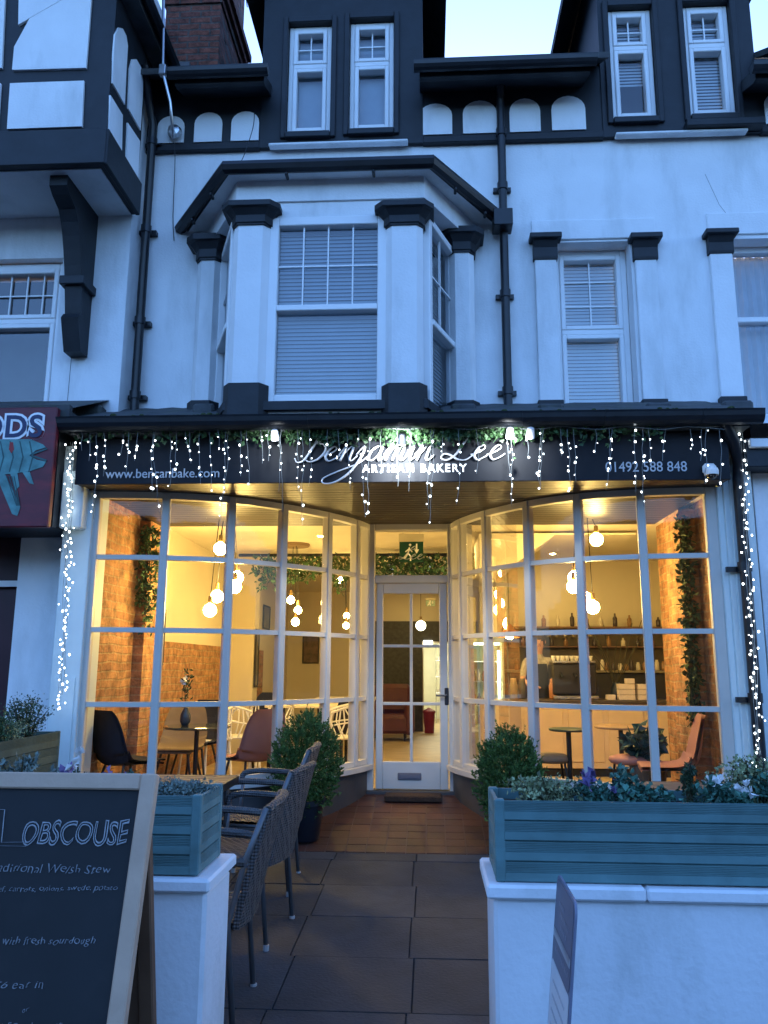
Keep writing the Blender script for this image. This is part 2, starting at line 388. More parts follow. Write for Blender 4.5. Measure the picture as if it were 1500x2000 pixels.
# =================================================================== WINDOW BUILDER
def sash_window(parent, M, w, h, split, nx, nz, blind='white', top_open=False, inner_parent=None, fr=.055, bars_low=None, name='window', down=1.0):
    """uPVC window: local x right, z up, y inwards; origin bottom-left. split = height of the transom"""
    b = MB(M); d = .07
    b.bbox(0, fr, -.02, d, 0, h); b.bbox(w-fr, w, -.02, d, 0, h); b.bbox(fr, w-fr, -.02, d, 0, fr); b.bbox(fr, w-fr, -.02, d, h-fr, h)
    t = .05
    b.bbox(fr, w-fr, -.028, d, split-t/2, split+t/2)
    if top_open:
        s2 = .04
        for (z0, z1) in ((split+t/2, h-fr), (fr, split-t/2)):
            b.bbox(fr, fr+s2, -.034, d-.01, z0, z1); b.bbox(w-fr-s2, w-fr, -.034, d-.01, z0, z1)
            b.bbox(fr+s2, w-fr-s2, -.034, d-.01, z0, z0+s2); b.bbox(fr+s2, w-fr-s2, -.034, d-.01, z1-s2, z1)
    k = .012
    for i in range(1, nx):
        x = fr + (w-2*fr)*i/nx; b.box(x-k/2, x+k/2, .012, .03, split+t/2, h-fr)
    for i in range(1, nz):
        z = split + t/2 + (h-fr-split-t/2)*i/nz; b.box(fr, w-fr, .0125, .0295, z-k/2, z+k/2)
    fo = b.build(name, UPVC, parent)
    ip = inner_parent or fo
    g = MB(M); g.add([(fr,.035,fr),(w-fr,.035,fr),(w-fr,.035,h-fr),(fr,.035,h-fr)], [(0,1,2,3)]); g.build('pane', GLASSU, ip)
    r = MB(M); r.box(.005, w-.005, .30, .32, .01, h-.01); r.build('room_shade_panel', DARKIN, ip)  # dark panel painted to stand in for the unlit room behind
    if blind:
        s = MB(M); z = h - fr - .02; zb = fr + (h-2*fr)*(1-down)
        while z > zb:
            s.add([(fr*.9,.095,z-.0165),(w-fr*.9,.095,z-.0165),(w-fr*.9,.112,z+.0185),(fr*.9,.112,z+.0185)], [(0,1,2,3)]); z -= .034
        if blind == 'roller': s.v, s.f, s.mi = [], [], []; s.box(fr*.9, w-fr*.9, .10, .104, zb, h-fr-.02)
        s.box(fr*.9, w-fr*.9, .09, .125, h-fr-.02, h-fr+.02)
        s.build('blind', BLIND if blind == 'white' else BLINDG, ip)
    return fo
def wall_cells(mb, x0, x1, z0, z1, y0, y1, holes):
    xs = sorted({x0, x1, *[min(max(a, x0), x1) for h in holes for a in h[:2]]}); zs = sorted({z0, z1, *[min(max(a, z0), z1) for h in holes for a in h[2:]]})
    for a, b in zip(xs, xs[1:]):
        for c, d in zip(zs, zs[1:]):
            if any(h[0] <= (a+b)/2 <= h[1] and h[2] <= (c+d)/2 <= h[3] for h in holes): continue
            mb.box(a, b, y0, y1, c, d)
def T(x, y, z): return Matrix.Translation((x, y, z))

# =================================================================== MAIN HOUSE
YW = .5
house = thing('terraced_house', 'white rendered terraced house with black timber trim above the lit bakery shopfront', 'house', (-.2, .5, .12))
# upper wall
wA = (P(1090, 640, YW).x, P(1240, 640, YW).x, 3.6, PZ(1165, 472, YW))          # narrow first floor window
wB = (P(1440, 640, YW).x, P(1440, 640, YW).x + .95, 3.62, PZ(1460, 466, YW))   # right hand window
wm = MB(); wall_cells(wm, -2.74, 4.6, 3.2, 6.3, YW, YW+.28, [wA, wB, (-1.45, -.15, 3.4, 5.3)])
wm.build('wall', WHITE, house)
mo = MB()
mo.tube([P(1377, 340, YW-.001), P(1392, 372, YW-.001), P(1405, 400, YW-.001), P(1425, 425, YW-.001), P(1440, 448, YW-.001)], .002, 4); mo.build('wall_crack', mat('crack', (.28,.29,.3), .9), house); mo = MB()
mo.tube([P(1400, 636, YW-.001), P(1418, 632, YW-.001), P(1430, 625, YW-.001)], .002, 4); mo.build('wall_crack', mat('crack', (.28,.29,.3), .9), house)
def pilaster_set(x0, x1, zt, zb, Y, cap=True, plinth=None, zc=None):
    mb = MB(); mb.bbox(x0, x1, Y-.045, Y+.01, zb, zt); mb.build('pilaster', WHITE, house)
    if cap:
        c = MB(); e = .03; h = zc - zt
        c.prismX([(Y+.01, zt), (Y-.055, zt), (Y-.06, zt+h*.1), (Y-.06, zt+h*.5), (Y-.09, zt+h*.78), (Y-.12, zt+h*.8), (Y-.12, zt+h), (Y+.01, zt+h)], x0-.012, x1+.012)
        c.bbox(x0-.045, x1+.045, Y-.125, Y+.005, zt+h*.79, zt+h*1.02)
        c.build('capital', BLACK, house)
    if plinth:
        q = MB(); q.bbox(x0-.015, x1+.015, Y-.07, Y+.005, zb, plinth); q.build('plinth', BLACK, house)
for a, b, top, bot, pl in ((1045, 1087, 512, 468, 792), (1241, 1283, 512, 468, 790), (1388, 1432, 500, 460, 785)):
    x0, x1 = P(a, 560, YW).x, P(b, 560, YW).x
    pilaster_set(x0, x1, PZ(a, top, YW), 3.4, YW, True, PZ(a, pl-6, YW), PZ(a, bot, YW))
lt = MB(); x0, x1 = P(1037, 440, YW).x, P(1278, 440, YW).x
lt.bbox(x0, x1, YW-.02, YW+.004, PZ(1160, 470, YW)+.01, PZ(1160, 430, YW)); lt.bbox(P(1380,440,YW).x, 4.4, YW-.02, YW+.004, PZ(1400,462,YW)+.01, PZ(1400,418,YW))
lt.build('lintel', WHITE, house)
fo = sash_window(house, T(wA[0]+.004, YW+.18, wA[2]), wA[1]-wA[0]-.008, wA[3]-wA[2]-.004, PZ(1165, 650, YW+.17)-wA[2], 2, 3, 'white', True, name='window')
fo = sash_window(house, T(wB[0]+.004, YW+.17, wB[2]), .94, wB[3]-wB[2]-.004, PZ(1470, 620, YW+.1)-wB[2], 1, 1, None, False, name='window')
cm = MB(T(wB[0], YW+.17, wB[2]))
for s_, x0_, x1_ in ((0, .06, .5), (1, .44, .88)):
    rows = []
    for k in range(9):
        z = .02 + (wB[3]-wB[2]-.03)*k/8; sp = 1 if k > 6 else .55 + .45*(k/6)**2
        rows.append([(x0_ + (x1_-x0_)*(i/16 if s_ == 0 else i/16)*1.0, .15 + .02*math.sin(i*2.1+s_), z) for i in range(17)])
    cm.sheet(rows)
cm.build('curtain', mat('pale_curtain', (.5,.52,.55), .8, .1), fo)

# ---- frieze, eaves, roof
ZF0 = PZ(650, 287, YW); ZF0 = 6.27
DX = [(P(512,200,YW).x, P(826,200,YW).x), (P(1172,180,YW).x, P(1475,180,YW).x)]
for x0, x1 in ((-2.78, DX[0][0]), (DX[0][1], DX[1][0]), (DX[1][1], 4.6)): fr = MB(); fr.box(x0, x1, YW-.035, YW+.2, 6.27, 7.05); fr.build('frieze', BLACK, house)
for x0, x1 in ((-2.6, DX[0][0]), (DX[0][1], DX[1][0]), (DX[1][1], 4.6)): fl = MB(); fl.bbox(x0, x1, YW-.06, YW-.03, 6.27, 6.34); fl.build('frieze_rail', BLACK, house)
for (a, b, zt, zb) in ((308, 360, 228, 290), (380, 434, 221, 287), (452, 506, 219, 285), (818, 883, 204, 268), (904, 970, 198, 264), (995, 1055, 194, 260), (1077, 1143, 189, 256), (1493, 1560, 180, 245)):
    Yp = YW-.037
    x0, x1 = P(a, (zt+zb)/2, Yp).x, P(b, (zt+zb)/2, Yp).x; z0, z1 = PZ(a, zb, Yp), PZ((a+b)/2, zt, Yp)
    z0 = max(z0, 6.36)
    p = MB(); p.prismY(arch(x0, x1, z0, z1, z1-(z1-z0)*.38), Yp-.012, Yp+.006); p.build('arch_panel', WHITE, house)
def eaves(a, b, ya, yb, ye=.12):
    za = PZ(a, ya, ye)
    x0, x1 = P(a, ya, ye).x, P(b, yb, ye).x
    e = MB(); e.prismX([(YW-.03, za+.05), (ye+.05, za-.075), (ye, za-.075), (ye, za+.02), (YW+.2, za+.26), (YW+.2, za+.05)], x0+.02, x1-.02); ob = e.build('eaves', BLACK, house)
    g = MB(); n = 7
    prof = [(ye-.055 + .055*math.cos(math.pi + math.pi*i/n), za+.02 + .075*math.sin(math.pi + math.pi*i/n)) for i in range(n+1)]
    prof = prof + [(ye+.002, za+.03), (ye-.11, za+.03)]
    g.prismX(prof, x0-.03, x1+.03); g.build('gutter', BLACKG, ob)
eaves(338, 520, 152, 150); eaves(815, 1157, 138, 138); eaves(1470, 1600, 140, 140)
DX = [(P(512,200,YW).x, P(826,200,YW).x), (P(1172,180,YW).x, P(1475,180,YW).x)]     # the two dormers
rf = MB(); zr = lambda y: 6.875 + .66*(y-.1)
def rstrip(x0, x1, y0, y1):
    rf.add([(x0,y0,zr(y0)),(x1,y0,zr(y0)),(x1,y1,zr(y1)),(x0,y1,zr(y1)),(x0,y0,zr(y0)-.06),(x1,y0,zr(y0)-.06),(x1,y1,zr(y1)-.06),(x0,y1,zr(y1)-.06)],
           [(0,1,2,3),(7,6,5,4),(0,4,5,1),(1,5,6,2),(2,6,7,3),(3,7,4,0)])
for x0, x1 in ((-2.9, DX[0][0]), (DX[0][1], DX[1][0]), (DX[1][1], 4.8)): rstrip(x0, x1, .1, 2.6)
rstrip(-2.9, 4.8, 2.6, 4.6)
rf.add([(-2.9,4.6,10.0),(4.8,4.6,10.0),(4.8,8.6,7.3),(-2.9,8.6,7.3)], [(0,1,2,3)])
roof = rf.build('roof', SLATE, house)
ch = MB(); chy0, chy1 = .95, 1.9
cx0, cx1 = P(318, 120, chy0).x, P(426, 120, chy0).x
ch.box(cx0, cx1, chy0, chy1, 6.9, 8.35)
for i in range(3): ch.box(cx0-.02-.035*i, cx1+.02+.035*i, chy0-.02-.035*i, chy1+.02+.035*i, 8.35+.08*i, 8.43+.08*i)
ch.box(cx0+.0, cx1-.0, chy0, chy1, 8.59, 9.6)
chim = ch.build('chimney', BRICKC, house)
lf = MB(); lf.box(cx0-.03, cx1+.04, chy0-.03, chy1+.03, 7.3, 7.52); lf.box(cx0+.06, cx0+.3, chy0-.05, chy0, 7.5, 7.62); lf.build('lead_flashing', mat('lead', (.12,.12,.13), .6, .3, 8), chim)
pt = MB()
for i in range(2): pt.lathe([(.12,9.6),(.1,9.9),(.13,9.92),(.13,9.98)], (cx0+.15+.3*i, 1.4, 0), 16)
pt.build('chimney_pot', BRICKC, chim)

# ---- dormers
def dormer(x0, x1, wins, ztop, name, label=None, cheek=True):
    Y = YW-.05
    d = MB(); holes = [(w[0], w[1], w[2], w[3]) for w in wins]
    zb = 6.28
    wall_cells(d, x0, x1, zb, ztop, Y, Y+.2, holes)
    xm = (x0+x1)/2
    d.prismY([(x0, ztop), (x1, ztop), (xm, ztop+.75)], Y, Y+.2)
    d.box(x0, x0+.06, Y+.2, 3.2, 6.9, ztop); d.box(x1-.06, x1, Y+.2, 3.2, 6.9, ztop)
    # stepped jambs, mullion trim
    for w in wins:
        d.bbox(w[0]-.05, w[0], Y-.03, Y+.01, w[2]-.05, w[3]+.06); d.bbox(w[1], w[1]+.05, Y-.03, Y+.01, w[2]-.05, w[3]+.06)
        d.bbox(w[0], w[1], Y-.03, Y+.01, w[3], w[3]+.06)
        d.bbox(w[0], w[1], Y-.05, Y+.01, w[2]-.06, w[2])
    do = d.build('dormer', BLACK, house)
    r = MB(); o = .24
    for sg, xe in ((-1, x0), (1, x1)):
        a = (xe + sg*o, ztop-.24*1.0); pk = (xm, ztop+.80)
        r.add([(a[0], Y-.22, a[1]), (pk[0], Y-.22, pk[1]), (pk[0], 3.6, pk[1]), (a[0], 3.6, a[1]),
               (a[0], Y-.22, a[1]+.1), (pk[0], Y-.22, pk[1]+.1), (pk[0], 3.6, pk[1]+.1), (a[0], 3.6, a[1]+.1)],
              [(0,1,2,3),(7,6,5,4),(0,4,5,1),(1,5,6,2),(2,6,7,3),(3,7,4,0)])
    r.build('dormer_roof', SLATE, do)
    bb = MB()
    for sg, xe in ((-1, x0), (1, x1)):
        a = (xe + sg*o, ztop-.24); pk = (xm, ztop+.80)
        bb.prismY([(a[0], a[1]-.14), (pk[0], pk[1]-.14), (pk[0], pk[1]+.06), (a[0], a[1]+.06)], Y-.26, Y-.225)
    bb.build('bargeboard', BLACK, do)
    s = MB(); s.bbox(x0+.1, x1-.14, Y-.06, Y+.02, zb-.022, zb+.003); s.build('sill', WHITE, do)
    for w in wins:
        sash_window(do, T(w[0]+.003, Y+.06, w[2]+.003), w[1]-w[0]-.006, w[3]-w[2]-.006, w[4]-w[2], 2, 2, w[5], True, inner_parent=do, name='window_frame', fr=.045, down=w[6])
def win(a, b, yt, yb, ys, blind, dn=1.0, ym=None):
    Y = YW-.0; ym = ym or (yt+yb)/2
    return (P(a, ym, Y).x, P(b, ym, Y).x, PZ((a+b)/2, yb, Y), PZ((a+b)/2, yt, Y), PZ((a+b)/2, ys, Y), blind, dn)
dormer(P(512, 200, YW).x, P(826, 200, YW).x, [win(563, 648, 54, 268, 133, 'roller'), win(683, 770, 46, 262, 128, 'roller')], 8.35, 'a')
dormer(P(1172, 180, YW).x, P(1475, 180, YW).x, [win(1189, 1276, 22, 240, 97, 'white', .62), win(1336, 1428, 14, 234, 92, 'white')], 8.35, 'b')
so_ = MB(); so_.bbox(P(1330, 240, YW).x, P(1480, 240, YW).x, YW-.16, YW-.03, 6.29, 6.36); so_.build('window_ledge', BLACK, house)

# ---- bay window
BXL, BXR = P(452, 600, -.25).x, P(830, 600, -.25).x      # front corners
BXC = (BXL+BXR)/2
YB = -.25; ZB0, ZB1 = 3.36, 5.26
dx = .46                                                  # how far the cants run sideways
bay = thing('tmp', '', ''); bpy.data.objects.remove(bay)
zg = PZ(640, 322, YB-.15)
bw = MB()
corn = [(BXL-dx, YW), (BXL, YB), (BXR, YB), (BXR+dx, YW)]
corn2 = [(BXL-.31, YW), (BXL, YB), (BXR, YB), (BXR+.29, YW)]     # the lights stand on a steeper plan than the band
def off(pts, d):
    (x0,y0),(x1,y1),(x2,y2),(x3,y3) = pts; L = math.hypot(x1-x0, y1-y0)
    e = d*1.7 if d > 0 else d*1.25
    return [(x0-e, y0), (x1-d*.42, y1-d), (x2+d*.42, y2-d), (x3+e, y3)]
head0 = PZ(640, 395, YB)                                # underside of the band over the windows
ztopb = PZ(640, 340, YB)
bw.prismZ(off(corn, 0), head0+.02, zg)
bay = bw.build('bay_window', WHITE, house)
bb0 = MB(); bb0.prismZ(off(corn2, 0), ZB0-.2, 3.50); bb0.build('bay_apron', WHITE, bay)
bs = MB(); bs.prismZ(off(corn2, .05), 3.455, 3.525); bs.build('bay_sill', BLACK, bay)
def ring(z, d): return [(a, b, z) for a, b in off(corn, d)]
rb = MB(); o1 = ring(zg-.03, .11); o2 = ring(zg+.02, .11); o3 = ring(zg+.17, -.2)
i1 = ring(zg-.025, .0)
for A, B in ((i1, o1), (o1, o2), (o2, o3)):
    for i in range(3): rb.add([A[i], A[i+1], B[i+1], B[i]], [(0,1,2,3)])
rb.build('bay_roof', SLATE, bay)
gb = MB()
gp = [Vector(p) for p in ring(zg, .15)]
gb.tube(gp, .055, 8); gb.build('bay_gutter', BLACKG, bay)
for i in range(3):
    for t in (.3, .72):
        bk = MB(); p = gp[i].lerp(gp[i+1], t); bk.bbox(p.x-.012, p.x+.012, p.y-.01, p.y+.07, zg-.085, zg-.055); bk.build('gutter_bracket', BLACKG, bay)
sf = MB(); a_ = ring(zg-.035, .105); b_ = ring(zg-.03, 0)
for i in range(3): sf.add([a_[i], a_[i+1], b_[i+1], b_[i]], [(0,1,2,3)])
sf.build('bay_soffit', WHITE, bay)
# pilasters: two at the front corners (angled footprint) and two at the wall
def bay_pil(cx, cy, hw, ang, capz0, capz1, plz):
    M = T(cx, cy, 0) @ Matrix.Rotation(ang, 4, 'Z')
    p = MB(M); p.prismZ([(-hw,-.06), (hw,-.06), (hw+.05,.0), (hw+.05,.16), (-hw-.05,.16), (-hw-.05,.0)], plz-.02, capz0+.01); p.build('pilaster', WHITE, bay)
    q = MB(M); q.prismZ([(-hw-.02,-.09), (hw+.02,-.09), (hw+.08,-.01), (hw+.08,.16), (-hw-.08,.16), (-hw-.08,-.01)], 3.3, plz)
    q.build('plinth', BLACK, bay)
    h = capz1-capz0
    c = MB(M)
    prof = [(0, .0), (.08, .0), (.1, .012), (.45, .012), (.72, .05), (.75, .075), (1.0, .075)]
    rings = []
    for t, e in prof: rings.append([(x*(1+e*2.2/ (hw+.05)*.5) if True else x, y - (e if y < .1 else 0), capz0 + t*h) for x, y in ((-hw-.055,.16), (-hw-.055,-.0), (-hw-.01,-.075), (hw+.01,-.075), (hw+.055,0), (hw+.055,.16))])
    n = 6; vs = [p_ for r_ in rings for p_ in r_]
    c.add(vs, [(i*n+j, i*n+(j+1) % n, (i+1)*n+(j+1) % n, (i+1)*n+j) for i in range(len(rings)-1) for j in range(n)] + [list(range(n-1,-1,-1)), list(range(len(vs)-n, len(vs)))])
    c.build('capital', BLACK, bay)
hw = .10
for px, s_ in ((487, -1), (790, 1)):
    cx = P(px, 600, YB).x
    bay_pil(cx, YB, hw, 0, PZ(px, 440, YB-.06), PZ(px, 402, YB-.06), PZ(px, 748, YB-.08))
YS = YW-.12
for px, s_, c0, c1 in ((404, -1, 515, 472), (903, 1, 500, 458)):
    cx = P(px, 640, YS).x
    bay_pil(cx, YS, .06, 0, PZ(px, c0, YS), PZ(px, c1, YS), PZ(px, 788, YS))
# windows: front and the two canted sides
x0, x1 = P(522, 600, YB).x, P(755, 600, YB).x
zb_, zt_ = PZ(640, 787, YB), PZ(640, 422, YB)
sash_window(bay, T(x0, YB+.02, zb_), x1-x0, zt_-zb_, PZ(640, 600, YB)-zb_, 4, 2, 'grey', False, inner_parent=bay, name='window_frame', fr=.075)
hd_ = MB(); hd_.box(BXL+.03, BXR-.03, YB+.02, YB+.14, zt_+.003, head0+.06); hd_.build('window_head', WHITE, bay)
lin = MB(); lin.prismZ([(BXL+.05, YB+.15), (BXR-.05, YB+.15), (BXR+.2, YW+.27), (BXL-.2, YW+.27)], zt_+.02, zt_+.05); lin.box(BXL-.3, BXR+.3, YW+.30, YW+.33, 3.3, 5.6); lin.build('room_shade_panel', DARKIN, bay)  # added ceiling and dark panel, blocking stray sky light behind the bay
for s_ in (-1, 1):
    A = Vector((BXL, YB, 0)) if s_ < 0 else Vector((BXR, YB, 0)); B = Vector((BXL-.31, YW, 0)) if s_ < 0 else Vector((BXR+.29, YW, 0))
    if s_ < 0: a, b = B.lerp(A, .1), B.lerp(A, .93)
    else: a, b = A.lerp(B, .08), A.lerp(B, .9)
    ang = math.atan2((b-a).y, (b-a).x)
    sash_window(bay, T(a.x, a.y, zb_-.04) @ Matrix.Rotation(ang, 4, 'Z'), (b-a).length, zt_-zb_+.06, PZ(640, 612, YB)-zb_+.0, 2, 2, 'grey', False, inner_parent=bay, name='window_frame', fr=.06)
# ---- downpipes
dp = MB()
p0 = P(988, 150, .42); xd = P(985, 500, .42).x
dp.tube([(xd, .2, 6.92), (xd, .40, 6.72), (xd, .42, 6.6), (xd, .42, 3.5)], .038, 10)
for z in (6.3, 5.75, 4.7, 3.8): dp.lathe([(.048, z), (.048, z+.07)], (xd, .42, 0), 10); dp.box(xd-.08, xd+.08, .46, .497, z+.01, z+.05)
hop = MB(); hop.bbox(xd-.1, xd+.07, .28, .46, PZ(985, 452, .4), PZ(985, 420, .4)); 
dpo = dp.build('downpipe', BLACKG, house, True); smooth_by_angle(dpo); hop.build('hopper', BLACKG, dpo)
dp2 = MB(); xl = P(278, 560, .40).x
dp2.tube([(xl-.02, .15, 6.95), (xl-.02, .3, 6.7), (xl, .40, 6.5), (xl, .40, 3.5)], .04, 10)
for z in (6.3, 5.4, 4.5, 3.8): dp2.lathe([(.05, z), (.05, z+.07)], (xl, .40, 0), 10); dp2.box(xl-.08, xl+.08, .44, .497, z+.01, z+.05)
o = dp2.build('downpipe', BLACKG, house, True); smooth_by_angle(o)

# ---- shop roof (lean-to) with gutter
XL, XR = P(118, 815, -.45).x, P(1487, 815, -.45).x
zgut = 3.30
sr = MB()
rows = []
for k in range(8):
    t = k/7; rows.append([(XL+.05 + (XR-XL-.1)*i/60, -.44 + .96*t, zgut+.055 + .40*t + .012*noise.noise(Vector((i*.9, k*1.3, 0)))) for i in range(61)])
sr.sheet(rows); sr.box(XL+.06, XR-.06, -.40, .49, zgut-.05, zgut+.03)
sro = sr.build('shop_roof', SLATE, house)
gm = MB(); n = 8; prof = [(-.46 + .07*math.cos(math.pi + math.pi*i/n), zgut+.03 + .085*math.sin(math.pi + math.pi*i/n)) for i in range(n+1)] + [(-.385, zgut+.045), (-.535, zgut+.045)]
gm.prismX(prof, XL, XR)
for x in (-2.0, -.95, .1, .6, .7, 1.3, 2.0): gm.prismX([(a*1.0-.004, b-.003) for a, b in prof], x, x+.06)
gm.build('gutter', BLACKG, sro)
rt = MB(); rnd = random.Random(11)
for (a, b, yt) in ((150, 200, 792), (378, 420, 790), (590, 640, 793), (880, 930, 790), (1050, 1100, 790), (1260, 1310, 788), (1410, 1470, 784)):
    z0 = PZ(a, 806, .1); x0, x1 = P(a, 800, .1).x, P(b, 800, .1).x
    rt = MB(); rt.bbox(x0, x1, .06, .2, z0-.1, PZ(a, yt, .1), .02); rt.build('flashing_block', SLATE, sro)
mo = MB()
for i in range(90):
    x = rnd.uniform(XL+.1, XR-.1); y_ = rnd.uniform(-.44, -.2); z = zgut+.055+.40*(y_+.44)/.96
    mo.ball((x, y_, z), rnd.uniform(.008, .03), 6, 4, .6)
mo.build('moss', mat('moss', (.04,.055,.02), .95, .4, 30), sro, True)

# ---- fascia carcase, soffit of the lobby
FX0, FX1 = P(150, 900, -.3).x, P(1424, 900, -.3).x
fc = MB(); fc.box(FX0+.0, FX1, -.29, -.05, 2.876, zgut-.06); fc.build('fascia_box', BLACK, house)
sfm = MB(); wv = .094; x = -2.72
sfm.box(-2.72, 2.24, -.049, 1.75, 2.905, 2.95)
yy = -.285
while yy < 1.62: sfm.bbox(-2.70, 2.22, yy, yy+.088, 2.874 if yy > -.04 else 2.8745, 2.904 if yy > -.06 else 2.8755, .004); yy += .092
sfm.build('lobby_soffit', SOFF, house)

# ---- bow windows
LP = [(-2.69,0), (-2.12,.06), (-1.63,.24), (-1.25,.55), (-.91,.95), (-.69,1.33), (-.60,1.6)]
RP = [(2.19,0), (1.67,.06), (1.21,.21), (.84,.49), (.52,.90), (.32,1.30), (.243,1.6)]
ZS, ZH = .60, 2.875
RB = [ZS+.0, 1.197, 1.768, 2.342]
def bow(PTS, s_):
    cv = catmull([(a, b, 0) for a, b in PTS], 8)
    n = len(cv)
    def nrm(i):
        t = (cv[min(i+1, n-1)] - cv[max(i-1, 0)]).normalized(); q = Vector((t.y, -t.x, 0))
        return q if q.y < 0 or (q.y < .2 and q.x*s_ < 0) else -q
    N = [nrm(i) for i in range(n)]
    for i in range(1, n):
        if N[i].dot(N[i-1]) < 0: N[i] = -N[i]
    def band(mb, d0, d1, z0, z1):
        rows = [[cv[i] + N[i]*d0 + Vector((0,0,z0)) for i in range(n)], [cv[i] + N[i]*d1 + Vector((0,0,z0)) for i in range(n)],
                [cv[i] + N[i]*d1 + Vector((0,0,z1)) for i in range(n)], [cv[i] + N[i]*d0 + Vector((0,0,z1)) for i in range(n)]]
        mb.sheet(rows + [rows[0]])
        for e in (0, n-1): mb.add([r_[e] for r_ in rows], [(0,1,2,3)])
    f = MB()
    for z in RB[1:]: band(f, -.03, .022, z-.019, z+.019)
    band(f, -.03, .03, ZH-.055, ZH-.002); band(f, -.035, .03, ZS, ZS+.045)
    for k, (a, b) in enumerate(PTS):
        i = k*8; N_ = N[i]; t = Vector((-N_.y, N_.x, 0)); c = Vector((a, b, 0)); hwid = .032 if 0 < k < 6 else .05
        if k == 0: c += t*(0)
        M = Matrix((( t.x, N_.x, 0, c.x), (t.y, N_.y, 0, c.y), (0, 0, 1, 0), (0, 0, 0, 1)))
        q = MB(M); q.bbox(-hwid, hwid, -.045, .036, ZS+.002, ZH, .008); f.v += [] ; f.add(q.v, q.f)
    fo = f.build('bow_window', CREAMFR, house)
    g = MB(); g.sheet([[p + Vector((0,0,ZS+.02)) for p in cv], [p + Vector((0,0,ZH-.02)) for p in cv]]); g.build('pane', GLASS, fo)
    sl_ = MB(); band(sl_, -.05, .085, ZS-.045, ZS-.002); o = sl_.build('sill', CREAMFR, fo)
    rs = MB(); band(rs, -.03, .03, -.05, ZS-.046); rs.build('stall_riser', GREYPAINT, fo)
    # window board inside
    return cv, N
bow(LP, -1); bow(RP, 1)

# ---- door case and door
YD = 1.6
dx0, dx1 = P(722, 1300, YD).x, P(885, 1300, YD).x
zdt, ztt = 2.315, 2.86
dc = MB()
dc.bbox(dx0-.02, dx0+.045, YD-.04, YD+.09, .36, ztt+.05); dc.bbox(dx1-.045, dx1+.02, YD-.04, YD+.09, .36, ztt+.05)
dc.bbox(dx0+.045, dx1-.045, YD-.035, YD+.08, zdt-.02, zdt+.055); dc.bbox(dx0+.045, dx1-.045, YD-.035, YD+.08, ztt-.045, ztt+.05)
dc.box(dx0-.2, dx0-.021, YD-.0, YD+.08, .3, ztt+.05); dc.box(dx1+.021, dx1+.2, YD, YD+.08, .3, ztt+.05)
dco = dc.build('door_frame', CREAMFR, house)
g = MB(); g.add([(dx0+.045,YD+.03,zdt+.05),(dx1-.045,YD+.03,zdt+.05),(dx1-.045,YD+.03,ztt-.04),(dx0+.045,YD+.03,ztt-.04)], [(0,1,2,3)]); g.build('pane', GLASS, dco)
th = MB(); th.bbox(dx0-.02, dx1+.02, YD-.08, YD+.1, .30, .365); th.build('threshold', GREYPAINT, dco)
a, b = P(735, 1300, YD).x, P(874, 1300, YD).x
dr = MB(); z0, z1 = .372, zdt-.025
za, zb2 = .62, 2.19; xa, xb = a+.065, b-.075
dr.bbox(a, xa, YD-.025, YD+.025, z0, z1); dr.bbox(xb, b, YD-.025, YD+.025, z0, z1)
dr.bbox(xa, xb, YD-.025, YD+.025, z0, za); dr.bbox(xa, xb, YD-.025, YD+.025, zb2, z1)
xmid = (xa+xb)/2
dr.bbox(xmid-.014, xmid+.014, YD-.02, YD+.02, za, zb2, .004)
for z in (1.148, 1.688): dr.bbox(xa, xb, YD-.019, YD+.019, z-.014, z+.014, .004)
door = dr.build('door', CREAMFR, house)
g = MB(); g.add([(xa,YD,za),(xb,YD,za),(xb,YD,zb2),(xa,YD,zb2)], [(0,1,2,3)]); g.build('pane', GLASS, door)
lb = MB(); lx0, lx1 = P(777, 1515, YD).x, P(823, 1515, YD).x; lz = PZ(800, 1515, YD); lb.bbox(lx0, lx1, YD-.037, YD-.024, lz-.035, lz+.03); lb.bbox(lx0+.02, lx1-.02, YD-.042, YD-.036, lz-.018, lz+.014, .003); lb.build('letter_box', mat('dull_pewter', (.16,.16,.19), .5, .1, metal=.5), door)
hx = P(872, 1358, YD).x; hz = PZ(872, 1358, YD)
hd = MB(); hd.bbox(hx-.018, hx+.02, YD-.036, YD-.024, hz-.09, hz+.07); hd.tube([(hx, YD-.03, hz), (hx, YD-.07, hz), (hx-.1, YD-.07, hz)], .009, 8); hd.build('handle', mat('dark_bronze', (.05,.05,.055), .35, .1, metal=.7), door)

# ---- end pilasters of the shopfront
pl = MB()
a0, a1 = P(112, 1200, -.05).x, P(168, 1200, -.05).x
pl.bbox(a0, a1, -.08, .25, .0, 2.87); pl.box(a0+.03, a1-.03, -.09, -.07, .3, 1.4)
pl.bbox(a1-.01, -2.69+.02, -.03, .1, .0, 2.88)
pl.bbox(P(122, 900, -.1).x, P(150, 900, -.1).x, -.16, .1, 2.87, 3.22)
plo = pl.build('pilaster', PILA, house)
cb_ = MB(); cb_.bbox(P(127, 1000, -.1).x, P(170, 1000, -.1).x, -.2, -.08, PZ(150, 1035, -.1), PZ(150, 925, -.1), .012); cb_.build('console', PILA, plo)
pr = MB(); b0, b1 = P(1412, 1200, -.05).x, P(1455, 1200, -.05).x
pr.bbox(2.19+.03, b1+.03, -.06, .25, .0, 2.87); pr.bbox(b0+.06, b1+.02, -.085, -.055, .2, PZ(1440, 930, -.1))
pr.bbox(b1-.06, b1+.11, -.1, .3, .0, 3.2)
plo = pr.build('pilaster', PILA, house)
cb_ = MB(); cb_.bbox(P(1424, 900, -.12).x, P(1440, 900, -.12).x, -.2, -.07, PZ(1430, 925, -.1), PZ(1430, 860, -.1), .01); cb_.build('console', PILA, plo)
rp = MB(); xr = P(1462, 1200, -.16).x
